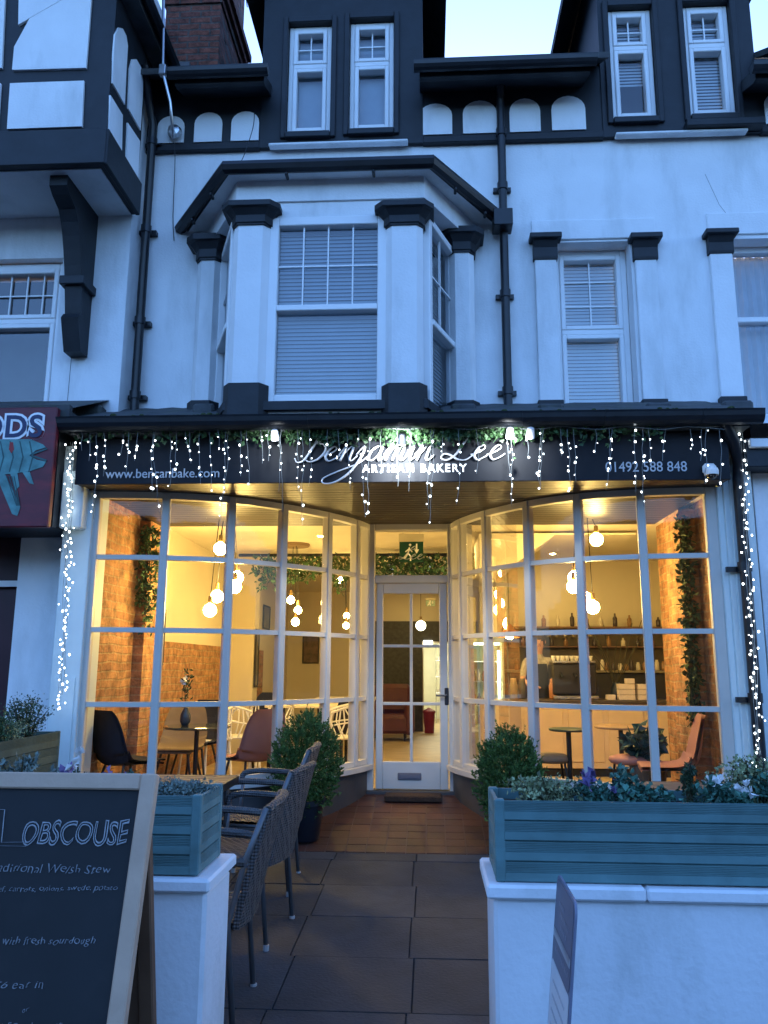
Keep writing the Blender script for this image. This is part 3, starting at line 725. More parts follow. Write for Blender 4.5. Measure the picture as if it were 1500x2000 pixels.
rp.tube([(FX1-.05, -.4, 3.28), (FX1+.03, -.33, 3.16), (xr, -.2, 3.02), (xr, -.17, 2.9), (xr, -.16, .05)], .042, 10)
for z in (2.2, 1.25): rp.lathe([(.052, z), (.052, z+.07)], (xr, -.16, 0), 10); rp.box(xr-.12, xr+.02, -.13, -.1, z, z+.04)
o = rp.build('downpipe', BLACKG, house, True); smooth_by_angle(o)

# =================================================================== SHOP INTERIOR (parts of the house)
ZFLO, ZC = .27, 2.93
XWL, XWR, XW2 = -2.78, 2.36, 3.5
YR, YBK = 4.9, 9.6
cm_ = MB(); cm_.box(XWL, XW2, .13, YBK+4, 2.99, 3.05)
pts = [(a, b) for a, b in LP] + [(dx0, 1.72), (dx1, 1.72)] + [(a, b) for a, b in RP[::-1]]
poly = pts + [(XWR, 0.0), (XWR, YBK), (XWL, YBK), (XWL, 0.0)]
def strip(mb, z):
    lc = catmull([(a, b, 0) for a, b in LP], 4); rc = catmull([(a, b, 0) for a, b in RP], 4)
    mb.sheet([[(p.x, p.y, z) for p in lc], [(p.x, 2.0, z) for p in lc]]); mb.sheet([[(p.x, p.y, z) for p in rc], [(p.x, 2.0, z) for p in rc]])
    mb.add([(-.61,1.62,z),(.25,1.62,z),(.25,2,z),(-.61,2,z)], [(0,1,2,3)])
    mb.add([(XWL,0,z),(-2.69,0,z),(-2.69,2,z),(XWL,2,z)], [(0,1,2,3)]); mb.add([(2.19,0,z),(XWR,0,z),(XWR,2,z),(2.19,2,z)], [(0,1,2,3)])
strip(cm_, ZC)
fm = MB(); strip(fm, ZFLO); fm.add([(XWL,2,ZFLO),(XW2,2,ZFLO),(XW2,YBK+4,ZFLO),(XWL,YBK+4,ZFLO)], [(0,1,2,3)]); fm.build('shop_floor', WOODFL, house)
cm_.add([(XWL,2,ZC),(XW2,2,ZC),(XW2,YBK,ZC),(XWL,YBK,ZC)], [(0,1,2,3)])
cm_.build('shop_ceiling', CEIL, house)
bl = MB(); bl.box(XWL-.06, XWL, .0, 1.64, ZFLO, ZC+.05); bl.box(XWL, XWL+.10, 1.28, 1.64, ZFLO, ZC-.06)
bl.build('brick_wall', BRICKO, house)
br_ = MB(); br_.box(XWR, XWR+.2, .0, 2.1, ZFLO, ZC+.05); br_.box(XWR-.14, XWR, .9, 1.35, ZFLO, ZC-.05)
br_.build('brick_wall', BRICKO, house)
wl = MB(); wl.box(XWL-.2, XWL+.01, 1.64, YBK, ZFLO, ZC+.05); wl.box(XW2, XW2+.2, 2.1, YBK, ZFLO, ZC+.05); wl.box(XWR+.2, XW2+.2, 1.95, 2.1, ZFLO, ZC+.05)
wl.box(XWL, -.10, YBK, YBK+.15, ZFLO, ZC+.05); wl.box(.42, XW2, YBK, YBK+.15, ZFLO, ZC+.05); wl.box(-.10, .42, YBK, YBK+.15, 1.95, ZC+.05)
wl.box(.95, XW2, YR, YR+.12, ZFLO, ZC+.02)
wl.box(XWL+.01, XWL+.35, 4.95, 5.25, ZFLO, ZC-.02)
wl.build('interior_wall', CREAM, house)
dd = MB(); dd.box(XWL+.012, XWL+.03, 1.98, 4.4, ZFLO, 1.74); dd.box(XWL+.012, XWL+.03, 5.5, 7.2, ZFLO, 1.74); dd.build('brick_dado', BRICKO, house)
dk = MB(); dk.box(-1.05, -.12, YBK-.03, YBK-.002, ZFLO, 2.36); dk.box(-.12, .95, YBK-.03, YBK-.002, 1.97, 2.36); dk.build('dark_panelling', mat('dark_shelving', (.035,.033,.025), .5, .5, 14), house)
kt = MB(); kt.box(-.9, 1.5, YBK+3.9, YBK+4.0, ZFLO, ZC); kt.box(-.95, -.85, YBK+.15, YBK+4, ZFLO, ZC); kt.box(1.45, 1.55, YBK+.15, YBK+4, ZFLO, ZC); kt.box(-.9, 1.5, YBK+.15, YBK+4, 2.5, 2.6)
kt.build('kitchen_wall', mat('kitchen_white', (.75,.74,.62), .6, .05), house)
ss = MB(); ss.prismY([(.55, 2.9), (2.2, 2.9), (2.2, 2.88), (1.35, 2.88), (.85, 2.52), (.55, 2.52)], 2.3, 3.2); ss.build('stair_boxing', CEIL, house)
cap_ = MB(); cap_.box(-2.9, 3.75, .51, YBK+4, 3.2, 3.3); cap_.build('upper_floor', DARKIN, house)
#--PART2
# =================================================================== LEFT NEIGHBOUR (half timbered gable)
YL = .25
nb = thing('timbered_house', 'half timbered house with a jettied black and white gable beside the bakery', 'house', (-4.2, .3, .12))
XC = P(245, 600, YL).x                                   # its right hand corner
xw1 = P(112, 640, YL+.0).x; zw0, zw1 = PZ(60, 783, YL), PZ(60, 505, YL)
wm = MB(); wall_cells(wm, -6.2, -2.87, 0, 3.2, YL, YL+.5, [(-5.2, P(28, 1200, YL).x, .2, PZ(20, 1035, YL))])
wall_cells(wm, -6.2, XC, 3.2, 8.0, YL, YL+.5, [(-4.6, xw1, zw0-.1, zw1), (-5.2, P(28, 1200, YL).x, .2, PZ(20, 1035, YL))])
wm.build('wall', WHITE, nb)
sash_window(nb, T(-4.6, YL+.1, zw0-.1), xw1+4.6-.004, zw1-zw0+.09, PZ(60, 630, YL+.1)-zw0+.1, 8, 2, None, True, fr=.06)
st = MB(); st.tube([(P(143, 640, YL-.002).x, YL-.002, 3.4), (P(146, 640, YL-.002).x, YL-.002, 5.2)], .002, 4); st.build('wall_crack', GREYPAINT, nb)
sd = MB(); x_ = P(28, 1200, YL).x
sd.box(-5.2, x_, YL+.15, YL+.19, .2, PZ(20, 1035, YL)); sd.bbox(-5.2, x_, YL+.1, YL+.16, PZ(20, 1138, YL)-.03, PZ(20, 1138, YL)+.03)
sd.build('shop_window', mat('dark_red_door', (.045,.012,.018), .4, .2), nb)
sb = MB(); sb.box(-5.2, x_, YL+.08, YL+.13, PZ(20, 1138, YL)-.025, PZ(20, 1138, YL)+.025); sb.build('transom', UPVC, nb)
# jetty
JX, JY0, JY1, JZ = P(210, 258, -.5).x, -.5, YL, PZ(210, 258, -.5)
jz0 = PZ(196, 322, -.5)
j = MB(); j.box(-6.0, JX-.02, JY0+.02, JY1-.002, jz0+.012, 8.1)
j.prismY([(-6.0, 8.1), (JX-.02, 8.1), (-4.2, 9.9)], JY0+.02, JY1)
jet = j.build('jetty', BLACK, nb)
so2 = MB(); so2.box(-6.0, JX-.06, JY0+.06, JY1-.004, jz0+.002, jz0+.011); so2.build('jetty_soffit', WHITE, jet)
bm = MB(); bm.bbox(-6.0, JX+.005, JY0-.03, JY0+.02, jz0-.0, JZ+.02); bm.bbox(JX-.02, JX+.02, JY0-.02, JY1-.003, jz0-.0, JZ+.02); bm.build('bressummer_beam', BLACK, jet)
def jpan(pts):
    p = MB(); q = [P(a, b, JY0+.02) for a, b in pts]; p.prismY([(v.x, v.z) for v in q], JY0-.002, JY0+.021); p.build('infill_panel', WHITE, jet)
jpan([(16,255),(162,250),(166,161),(22,166)]); jpan([(26,140),(170,136),(183,-30),(60,40),(30,95)]); jpan([(-2,255),(-90,258),(-84,170),(4,166)])
jpan([(38,52),(40,-60),(182,-60),(128,0)])
jpan([(-90,140),(6,136),(14,-40),(-80,-40)])
def spt(px, py):
    d = fw + cr*(px-750)/F - cu*(py-1000)/F; return CAM + d*((JX-.02-CAM.x)/d.x)
def span(pts):
    p = MB(); q = [spt(a, b) for a, b in pts]; p.prismX([(v.y, v.z) for v in q], JX-.021, JX-.006); p.build('infill_panel', WHITE, jet)
span([(217,162),(241,205),(244,140),(247,90),(244,70),(237,56),(229,54),(222,68),(219,105)])
span([(248,212),(272,255),(276,190),(277,160),(273,132),(264,116),(256,116),(251,135)])
span([(213,186),(237,225),(235,306),(210,266)]); span([(247,240),(271,276),(267,350),(244,316)])
ev = MB(); ex = JX+.14; ez = spt(268, 60).z
for sg in (1,):
    a = (-4.2, 10.0); b = (ex, 7.25)
    ev.add([(a[0],JY0-.25,a[1]),(b[0],JY0-.25,b[1]),(b[0],3.5,b[1]),(a[0],3.5,a[1]),(a[0],JY0-.25,a[1]+.12),(b[0],JY0-.25,b[1]+.12),(b[0],3.5,b[1]+.12),(a[0],3.5,a[1]+.12)],
           [(0,1,2,3),(7,6,5,4),(0,4,5,1),(1,5,6,2),(2,6,7,3),(3,7,4,0)])
    ev.prismY([(ex-.0, 7.1), (ex, 7.38), (-4.2, 10.14), (-4.2, 9.86)], JY0-.28, JY0-.251)
    a = (-4.2, 10.0); b = (-7.0, 7.2)
    ev.add([(a[0],JY0-.25,a[1]),(b[0],JY0-.25,b[1]),(b[0],3.5,b[1]),(a[0],3.5,a[1])], [(3,2,1,0)])
ev.box(JX-.02, ex-.01, JY0-.22, YL+.3, 7.14, 7.24)
ev.build('gable_roof', SLATE, jet)
gu = MB(); gu.tube([(ex+.04, JY0-.2, 7.22), (ex+.04, 1.2, 7.2)], .05, 8); gu.build('gutter', BLACKG, jet)
# curved timber bracket under the jetty
xb_ = P(152, 600, YL-.1).x
b2 = MB()
zt0 = jz0; zbk = PZ(152, 690, YL-.1)
out = [(YL-.001, zt0), (JY0+.12, zt0), (JY0+.12, zt0-.09)]
for k in range(9):
    t = k/8; out.append((JY0+.18 + (YL-.17-JY0-.18)*(t**.55), zt0-.14 - (zt0-.14-zbk-.32)*(t**1.35)))
out += [(YL-.2, zbk+.32), (YL-.24, zbk+.27), (YL-.2, zbk+.16), (YL-.14, zbk), (YL-.001, zbk)]
b2.prismX(out, xb_-.075, xb_+.075)
b2.bbox(xb_-.11, xb_+.11, YL-.26, YL-.002, zt0-.78, zt0-.70)
b2.build('bracket', BLACK, nb)
# shop roof and gutter of this neighbour
nr = MB(); xr1 = P(142, 795, -.42).x; zz = PZ(60, 800, -.42)
nr.add([(-6,-.44,zz),(xr1,-.44,zz),(xr1,YL,zz+.3),(-6,YL,zz+.3)], [(0,1,2,3)]); nr.box(-6, xr1, -.47, -.42, zz-.1, zz+.02); nr.box(-6, xr1-.03, -.42, YL, zz-.12, zz-.005)
nr.build('shop_roof', SLATE, nb)
nf = MB(); nf.box(-6, P(122, 900, -.2).x, -.28, YL, PZ(60, 1028, -.3), zz-.1); nf.build('shop_fascia', BLACK, nb)

# =================================================================== RIGHT NEIGHBOUR
nr_ = thing('corner_shopfront', 'white painted neighbouring shopfront at the far right edge behind the lit drainpipe', 'shopfront', (3.6, 0, .12))
q = MB(); xq = P(1492, 1200, -.02).x; q.box(xq, 5.2, -.02, .5, 0, 3.05); q.bbox(xq+.06, 5.2, -.06, -.02, .3, PZ(1495, 1110, -.05)); q.build('wall', WHITE2, nr_)
q = MB(); q.bbox(xq-.12, 5.2, -.24, .49, 2.98, 3.2); q.build('fascia', BLACK, nr_)
q = MB(); q.bbox(xq-.1, 5.2, -.28, -.2, 3.12, 3.19); q.add([(xq-.05,-.3,3.3),(5.2,-.3,3.3),(5.2,.5,3.62),(xq-.05,.5,3.62)], [(0,1,2,3)]); q.build('cornice', UPVC, nr_)

# =================================================================== SEAFOOD SIGN
sx1 = P(106, 900, -0.51).x; sz0, sz1 = PZ(50, 1030, -0.51), PZ(50, 797, -0.51)
sg = thing('fish_shop_sign', 'dark red fish shop sign with a pale teal fish under white ODS letters', 'sign', (sx1-.6, -0.51, sz0))
q = MB(); q.bbox(sx1-1.25, sx1, -0.53, -0.47, sz0, sz1, .008)
q.build('sign_panel', mat('red_sign_panel', (.11,.012,.022), .45, .3, 4, stain=(.32,.02,.03), stain_amt=.8, stain_scale=(1.2,1.2,5)), sg)
fx = lambda a, b: (P(a, b, -0.532).x, P(a, b, -0.532).z)
TEALF = mat('teal_fish_print', (.10,.25,.24), .6, .35, 14)
q = MB()
body = [(-140,880),(-60,862),(0,858),(60,858),(84,868),(90,874),(70,880),(58,890),(72,898),(90,902),(84,912),(60,920),(20,926),(-40,930),(-120,925)]
q.prismY([fx(a, b) for a, b in body], -0.536, -0.529); q.build('fish_print', TEALF, sg)
q = MB()
for pts in ([(-10,922),(10,926),(40,990),(34,1008),(24,1004)], [(20,924),(34,924),(38,950),(30,958)], [(44,922),(58,921),(66,946),(58,944)], [(-60,926),(-30,930),(-20,975),(-40,990)]):
    q.prismY([fx(a, b) for a, b in pts], -0.5355, -0.529)
q.build('fin_print', TEALF, sg)
q = MB()
for i in range(9):
    a = -95 + i*19; q.prismY([fx(a, 862), fx(a+2.5, 862), fx(a+9, 893), fx(a+1, 922), fx(a-1.5, 922), fx(a+6, 893)], -.5368, -.5355)
q.prismY([fx(66, 884), fx(92, 875), fx(93, 878), fx(64, 889), fx(92, 898), fx(91, 902), fx(60, 891)], -.5372, -.5355)
for i in range(4): q.prismY([fx(12+i*5, 930), fx(14+i*5, 930), fx(34+i*2, 988), fx(32+i*2, 988)], -.5366, -.5353)
q.build('fin_lines', mat('dark_teal_print', (.03,.09,.09), .6, .3, 14), sg)
q = MB(); q.prismY([fx(*p) for p in [(20,864),(26,864),(28,878),(23,886),(18,878)]], -0.538, -0.536); q.build('red_mark', mat('red_mark', (.3,.02,.02), .5), sg)
z_ = PZ(40, 853, -0.54); 
for nm, mt_, of, dy in (('letter_outline', LETTER, .022, 0), ('lettering', mat('navy_letters', (.02,.03,.09), .5), .004, .003)):
    o = text('SEAFOODS', .245, facing(P(82, 850, -0.54).x, -0.534-dy, z_), nm, mt_, sg, .002, of, 'RIGHT', 1.06)

# =================================================================== BAKERY SIGN
YSG = -.3
sgn = thing('shop_sign', 'long black fascia sign with silver script and white capitals above the bakery windows', 'sign', (-.2, YSG, 2.88))
q = MB(); q.bbox(FX0, FX1, YSG-.012, YSG+.008, 2.866, 3.23, .004); q.build('sign_board', SIGNB, sgn)
def sign_text(s, xa, xb, yb, h, m, **kw):
    mb = text(s, 1, Matrix.Identity(4), 'x', None, None, .0, kw.get('offset', 0), 'LEFT', kw.get('spacing', 1))
    x0, x1 = min(v.x for v in mb.v), max(v.x for v in mb.v)
    A, B = P(xa, yb, YSG-.014), P(xb, yb, YSG-.014); k = (B.x-A.x)/(x1-x0); z0 = (A.z+B.z)/2
    kz = h/ .7 if h else k
    M = Matrix.Translation((A.x - x0*k, YSG-.012, z0)) @ Matrix.Rotation(R(90), 4, 'X') @ Matrix.Diagonal((k, kz, k*0+1, 1))
    return text(s, 1, M, 'lettering', m, sgn, .006, kw.get('offset', 0), 'LEFT', kw.get('spacing', 1))
zpx = 1/ (F/6.3)
sign_text('www.bencanbake.com', 206, 428, 933, 18*zpx, LETTERG)
sign_text('01492 588 848', 1183, 1342, 921, 19*zpx, LETTERG)
sign_text('ARTISAN BAKERY', 707, 912, 922, 15*zpx, LETTER, offset=.02, spacing=1.25)
# hand drawn script
G = {
 'B': ([[(.95,2.3),(.72,1.4),(.5,.5),(.3,.0),(-.05,-.08),(-.3,.2)], [(-.25,1.55),(-.2,2.05),(.4,2.5),(1.15,2.5),(1.5,2.1),(1.3,1.55),(.7,1.28),(1.25,1.15),(1.5,.75),(1.25,.15),(.75,-.05),(.4,.1)]], 1.55),
 'e': ([[(-.15,.35),(.3,.5),(.62,.8),(.45,1.0),(.18,.75),(.1,.3),(.35,0),(.7,.12),(1.0,.4)]], 1.0),
 'n': ([[(-.1,.4),(.15,.95),(.2,.8),(.12,0)], [(.14,.3),(.45,.9),(.65,.95),(.68,.6),(.68,.15),(.85,0),(1.1,.35)]], 1.1),
 'j': ([[(-.1,.4),(.25,1.0),(.28,.3),(-.1,-.8),(-.8,-1.45),(-1.5,-1.55),(-1.65,-1.2),(-.9,-.75),(.2,-.2),(.75,.35)], [(.38,1.42),(.44,1.5)]], .72),
 'a': ([[(.68,.85),(.45,1.0),(.1,.7),(.05,.2),(.28,0),(.55,.3),(.72,.95)], [(.72,.95),(.66,.3),(.8,0),(1.05,.35)]], 1.05),
 'm': ([[(-.1,.4),(.15,.95),(.2,.8),(.12,0)], [(.14,.3),(.42,.9),(.58,.95),(.6,.6),(.56,0)], [(.58,.3),(.86,.9),(1.04,.95),(1.06,.6),(1.04,.15),(1.2,0),(1.45,.35)]], 1.45),
 'i': ([[(-.1,.4),(.2,.95),(.18,.3),(.3,0),(.55,.35)], [(.28,1.42),(.34,1.5)]], .55),
 'L': ([[(.9,1.7),(1.45,1.95),(1.75,2.4),(1.45,2.55),(1.05,2.1),(.75,1.2),(.45,.35),(.05,.0),(-.35,.12),(-.3,.4),(.1,.35),(.7,.02),(1.2,.0),(1.6,.35)]], 1.55),
 ' ': ([], .9)}
def script(s, x0, x1, z, Y, parent, m, xh, r=.006, depth=.012):
    tot = sum(G[c][1] for c in s); k = (x1-x0)/tot; cx = x0; mb = MB(); first = True
    for c in s:
        for st_ in G[c][0]:
            pts = [(cx + (a + .32*b)*k, Y - .004*(i % 2), z + b*xh) for i, (a, b) in enumerate(st_)]
            pp = catmull(pts, 6); nn = len(pp)
            rr = [r*(.75 + .75*max(0, (pp[max(i-1,0)].z-pp[min(i+1,nn-1)].z))/(abs((pp[max(i-1,0)]-pp[min(i+1,nn-1)]).length)+1e-6)) for i in range(nn)]
            mb.tube(pp, rr, 6)
        cx += G[c][1]*k
    return mb.build('script_lettering', m, parent, True)
script('Benjamin Lee', P(584, 895, YSG).x, P(982, 895, YSG).x, PZ(780, 899, YSG-.03), YSG-.028, sgn, mat('silver_script', (.7,.7,.72), .3, .05, metal=.3), 28*zpx, .0075)

# =================================================================== SPOT LAMPS ON THE SIGN
def spot(px, py, lab, on, small=False):
    z = PZ(px, py, YSG-.16); x = P(px, py, YSG-.16).x
    s_ = thing('spot_lamp', lab, 'spotlight', (x, YSG-.1, z), 'spotlights over the sign')
    a = MB(); a.tube([(x, YSG-.015, z+.05), (x, YSG-.12, z+.07), (x, YSG-.16, z+.03)], .008, 6); a.lathe([(.03,-.0),(.03,.012)], (x, YSG-.025, z+.05), 12, 'Y'); a.build('arm', BLACKG, s_)
    M = T(x, YSG-.16, z) @ Matrix.Rotation(R(38), 4, 'X')
    h = MB(M); h.lathe([(.015,.045),(.024,.04),(.028,.02),(.034,-.036)], (0,0,0), 14, cap=True); h.build('lamp_head', BLACKG if on == 18 else mat('white_lamp_body', (.5,.52,.55), .4), s_)
    g = MB(M); g.lathe([(.0001,-.039),(.031,-.039)], (0,0,0), 14, cap=False); g.build('lens', SPOTE if on > 4.5 else LETTERG, s_)
    if on:
        l = bpy.data.lights.new('spot_light', 'SPOT'); l.energy = on; l.spot_size = R(125); l.spot_blend = .8; l.color = (.92,.97,1); l.shadow_soft_size = .03
        lo = bpy.data.objects.new('spot_light', l); COL.objects.link(lo); lo.parent = s_
        tgt = Vector((x, YSG, z-.13)); frm = Vector((x, YSG-.33, z-.06)); d = tgt-frm
        lo.location = frm - ORG[s_.name]; lo.rotation_euler = d.to_track_quat('-Z', 'Y').to_euler()
spot(785, 858, 'small dark spotlight shining on the middle of the script sign', 18)
spot(996, 846, 'bright spotlight in the leaf garland at the end of the script', 5)
spot(537, 850, 'pale spotlight before the start of the script', 1.6)
spot(1036, 846, 'unlit pale spotlight just after the end of the script', 0)

# CCTV camera
x, z = P(1388, 918, -.36).x, PZ(1388, 918, -.36)
cc = thing('security_camera', 'white dome security camera under the right end of the sign', 'camera', (x, -.32, z))
q = MB(); q.bbox(x-.05, x+.05, -.36, -.312, z-.03, z+.055, .02); q.lathe([(.001,.0),(.045,.0),(.052,-.02),(.05,-.05)], (x, -.37, z+.01), 18); q.build('housing', mat('white_camera_shell', (.7,.7,.7), .35, .03), cc)
q = MB(); q.ball((x, -.375, z-.035), .04, 14, 8); q.build('lens_dome', mat('dark_dome', (.01,.01,.012), .1, 0, spec=.8), cc, True)

# =================================================================== GARLAND AND LIGHT STRINGS
rnd = random.Random(21)
gl = thing('leaf_garland', 'artificial ivy garland draped along the top of the bakery sign', 'garland', (-.2, -.4, 3.15))
lv = MB()
for i in range(3300):
    px = rnd.triangular(150, 1220, 800) if rnd.random() < .55 else rnd.uniform(150, 1290)
    dens = 1.0 if 560 < px < 1020 else .55
    if rnd.random() > dens: continue
    lobe = .5 + .5*noise.noise(Vector((px*.02, 3, 0)))
    py = 832 + abs(rnd.gauss(0, 1))*(8 + 10*lobe)*(1.0 if 560 < px < 1020 else .9)
    p = P(px, py, -.36 - rnd.random()*.06); lv.leaf(p, rnd.uniform(.03,.06), rnd.uniform(.026,.046), rnd, -.5)
lv.build('leaves', LEAFI, gl)
q = MB(); q.tube(catmull([(P(a, 838 + 5*math.sin(a*.03), -.37)) for a in range(150, 1300, 50)], 4), .005, 5); q.build('stem', STEMM, gl)
bulb_me = None
def led(parent, p, r=.0085, stretch=1.25):
    global bulb_me
    if bulb_me is None:
        mb = MB(); mb.ball((0,0,0), 1, 8, 5, stretch); me = bpy.data.meshes.new('led_bulb'); me.from_pydata(mb.v, [], mb.f); me.materials.append(LED); bulb_me = me
    o = bpy.data.objects.new('bulb', bulb_me); COL.objects.link(o); o.parent = parent
    o.location = Vector(p) - ORG[parent.name]; o.scale = (r*.78,)*3; return o
def string_thing(lab, loc): return thing('light_string', lab, 'string lights', loc, 'white icicle lights on the shopfront')
def icicles(lab, strands, a, b):
    t = string_thing(lab, P((a+b)/2, 840, -.44)); w_ = MB()
    w_.tube(catmull([P(x, 836 + 3*math.sin(x*.05), -.44) for x in range(a, b+1, 40)], 4), .0028, 5)
    nb_ = 0
    for px, yb, n in strands:
        Ys = -.44 + rnd.uniform(-.02, .02); pts = []; x = px
        nn = max(3, int((yb-838)/18))
        for k in range(nn+1):
            pts.append(P(x, 838 + (yb-838)*k/nn, Ys)); x += rnd.uniform(-3.2, 3.2)
        w_.tube(catmull(pts, 3), .0019, 4)
        for k in range(n):
            u = (k + .6 + rnd.uniform(-.25,.25))/n; y = 850 + (yb-850)*min(u, 1)
            i = min(int((y-838)/(yb-838)*nn), nn-1); p = pts[i].lerp(pts[i+1], rnd.random()); p = p + Vector((rnd.uniform(-.012,.012), -.006, 0))
            if nb_ < 100: led(t, p, rnd.choice((.0038, .005, .006, .0072, .0092))); nb_ += 1
    w_.build('cable', WIRE, t)
rnd = random.Random(8)
S1 = [(158,880,1),(176,900,2),(190,1015,9),(202,930,6),(238,890,3),(252,925,4),(270,900,4),(300,960,7),(304,1000,5),(330,950,6),(344,930,4),(362,880,2),(370,905,3),(390,945,5),(408,960,5),(425,880,2),(441,960,5),(447,1020,8),(470,930,5),(482,950,4),(508,905,3),(525,900,3),(545,1000,9),(550,960,4)]
S2 = [(580,960,5),(590,1025,8),(604,950,5),(640,890,2),(660,900,3),(676,955,4),(700,1010,7),(722,1005,7),(745,925,3),(775,950,4),(800,960,2),(840,995,5),(848,1022,6),(866,900,3),(895,985,6),(930,925,3),(990,960,6),(1000,990,8)]
S3 = [(1030,895,3),(1056,945,7),(1062,955,4),(1095,890,3),(1108,960,7),(1120,940,5),(1163,885,2),(1190,930,5),(1196,955,4),(1240,960,7),(1255,990,8),(1266,900,3),(1300,900,3),(1348,880,3),(1370,900,4),(1380,945,5),(1405,960,3)]
icicles('icicle lights hanging over the web address at the left of the sign', S1, 150, 556)
icicles('icicle lights hanging over the silver script in the middle of the sign', S2, 560, 1010)
icicles('icicle lights hanging over the telephone number at the right of the sign', S3, 1016, 1440)
def drop(lab, cx, y0, y1, slope, n, spread, Y, loc):
    t = string_thing(lab, loc); w_ = MB()
    for s_ in (-.5, 0, .5):
        w_.tube(catmull([P(cx(y) + s_*spread*math.sin(y*.02+s_*5), y, Y) for y in range(y0, y1+1, 45)], 3), .002, 4)
    for k in range(n):
        y = y0 + (y1-y0)*(k + rnd.random())/n; x = cx(y) + rnd.gauss(0, spread*.55); led(t, P(x, y, Y-.01), rnd.choice((.0055,.0065,.008,.0095)))
    w_.build('cable', WIRE, t)
rnd = random.Random(17)
drop('string of white lights hanging down the left pilaster by the red sign', lambda y: 142 - (y-870)*.048, 862, 1390, 0, 96, 11, -.23, P(130, 1100, -.23))
drop('string of white lights wound round the drainpipe at the right', lambda y: 1447 + (y-850)*.058, 845, 1500, 0, 84, 11, -.23, P(1465, 1100, -.23))

# =================================================================== AERIAL AND CABLES AT THE TOP LEFT
ae = thing('aerial_mast', 'thin silver aerial pole fixed to the eaves beside the brick chimney', 'aerial', P(330, 150, .0))
q = MB(); q.tube([P(338, 270, .1), P(333, 200, .05), P(318, 140, .0), P(320, -120, .0)], .014, 8); q.build('pole', STEEL, ae, True)
q = MB(); q.bbox(*(lambda p: (p.x-.03, p.x+.03, p.y-.03, p.y+.03, p.z-.05, p.z+.05))(P(318, 138, .0))); q.build('clamp', STEEL, ae)
q = MB(); c0 = P(340, 255, .38); q.lathe([(.02,-.03),(.055,-.02),(.07,.02),(.05,.03)], c0, 12, 'Y'); q.tube([c0, c0 + Vector((0,.09,0))], .012, 6); q.tube([P(338, 270, .1), c0], .012, 6); q.build('bracket', STEEL, ae)
q = MB(); q.tube(catmull([P(338, 275, .42), P(342, 310, .45), P(338, 420, .49), P(340, 470, .49)], 5), .004, 5); o = q.build('wall_cable', BLACKG, None); o['label'] = 'thin cable hanging down the wall from the aerial bracket'; o['category'] = 'cable'
q = MB(); q.tube(catmull([P(497, 220, .42), P(494, 250, .42), P(478, 300, .3), P(468, 320, .1)], 5), .004, 5); o = q.build('roof_cable', BLACKG, None); o['label'] = 'short black cable from the eaves to the bay roof'; o['category'] = 'cable'
av = thing('television_aerial', 'television aerial rods above the chimney side at the top', 'aerial', P(478, 5, 1.6))
q = MB(); q.tube([P(440, -40, 1.6), P(500, 8, 1.6)], .012, 6)
for a in (456, 468, 480, 492): q.tube([P(a, -8, 1.6), P(a+3, 14, 1.6)], .006, 5)
q.tube([P(440, -40, 1.6), P(440, 60, 1.6)], .015, 6); q.build('rods', FRAMEM, av)

# =================================================================== FORECOURT WALLS AND PLANTERS
wr = thing('forecourt_wall', 'low white rendered wall under the long teal planter, right of the path', 'wall', (1.3, -3.35, 0))
WX = .185
q = MB(); q.bbox(WX+.012, 3.4, -3.53, -3.22, -.02, .795, .012); q.build('wall', WHITE2, wr)
q = MB()
xx = WX-.01
for x1_ in (.66, 3.4): q.bbox(xx, x1_-.002, -3.56, -3.19, .797, .838 + .002*math.sin(xx*9), .008); xx = x1_
q.build('coping', WHITE2, wr)
wl_ = thing('forecourt_wall', 'short white wall end behind the chalkboard, left of the path', 'wall', (-1.2, -3.35, 0))
q = MB(); q.bbox(-3.2, -.705, -3.53, -3.22, -.02, .795, .012); q.build('wall', WHITE2, wl_)
q = MB(); q.bbox(-3.2, -.69, -3.56, -3.19, .797, .838, .008); q.build('coping', WHITE2, wl_)
ws = thing('side_wall', 'boundary wall with its shade painted in under the weathered side planter at the left', 'wall', (-2.75, -2, 0))
q = MB(); q.box(-2.98, -2.62, -3.19, -.35, -.02, .72); q.build('wall', mat('shade_toned_render', (.11,.10,.09), .85, .2, 4), ws)  # the wall's shadow is put into its dark brown colour

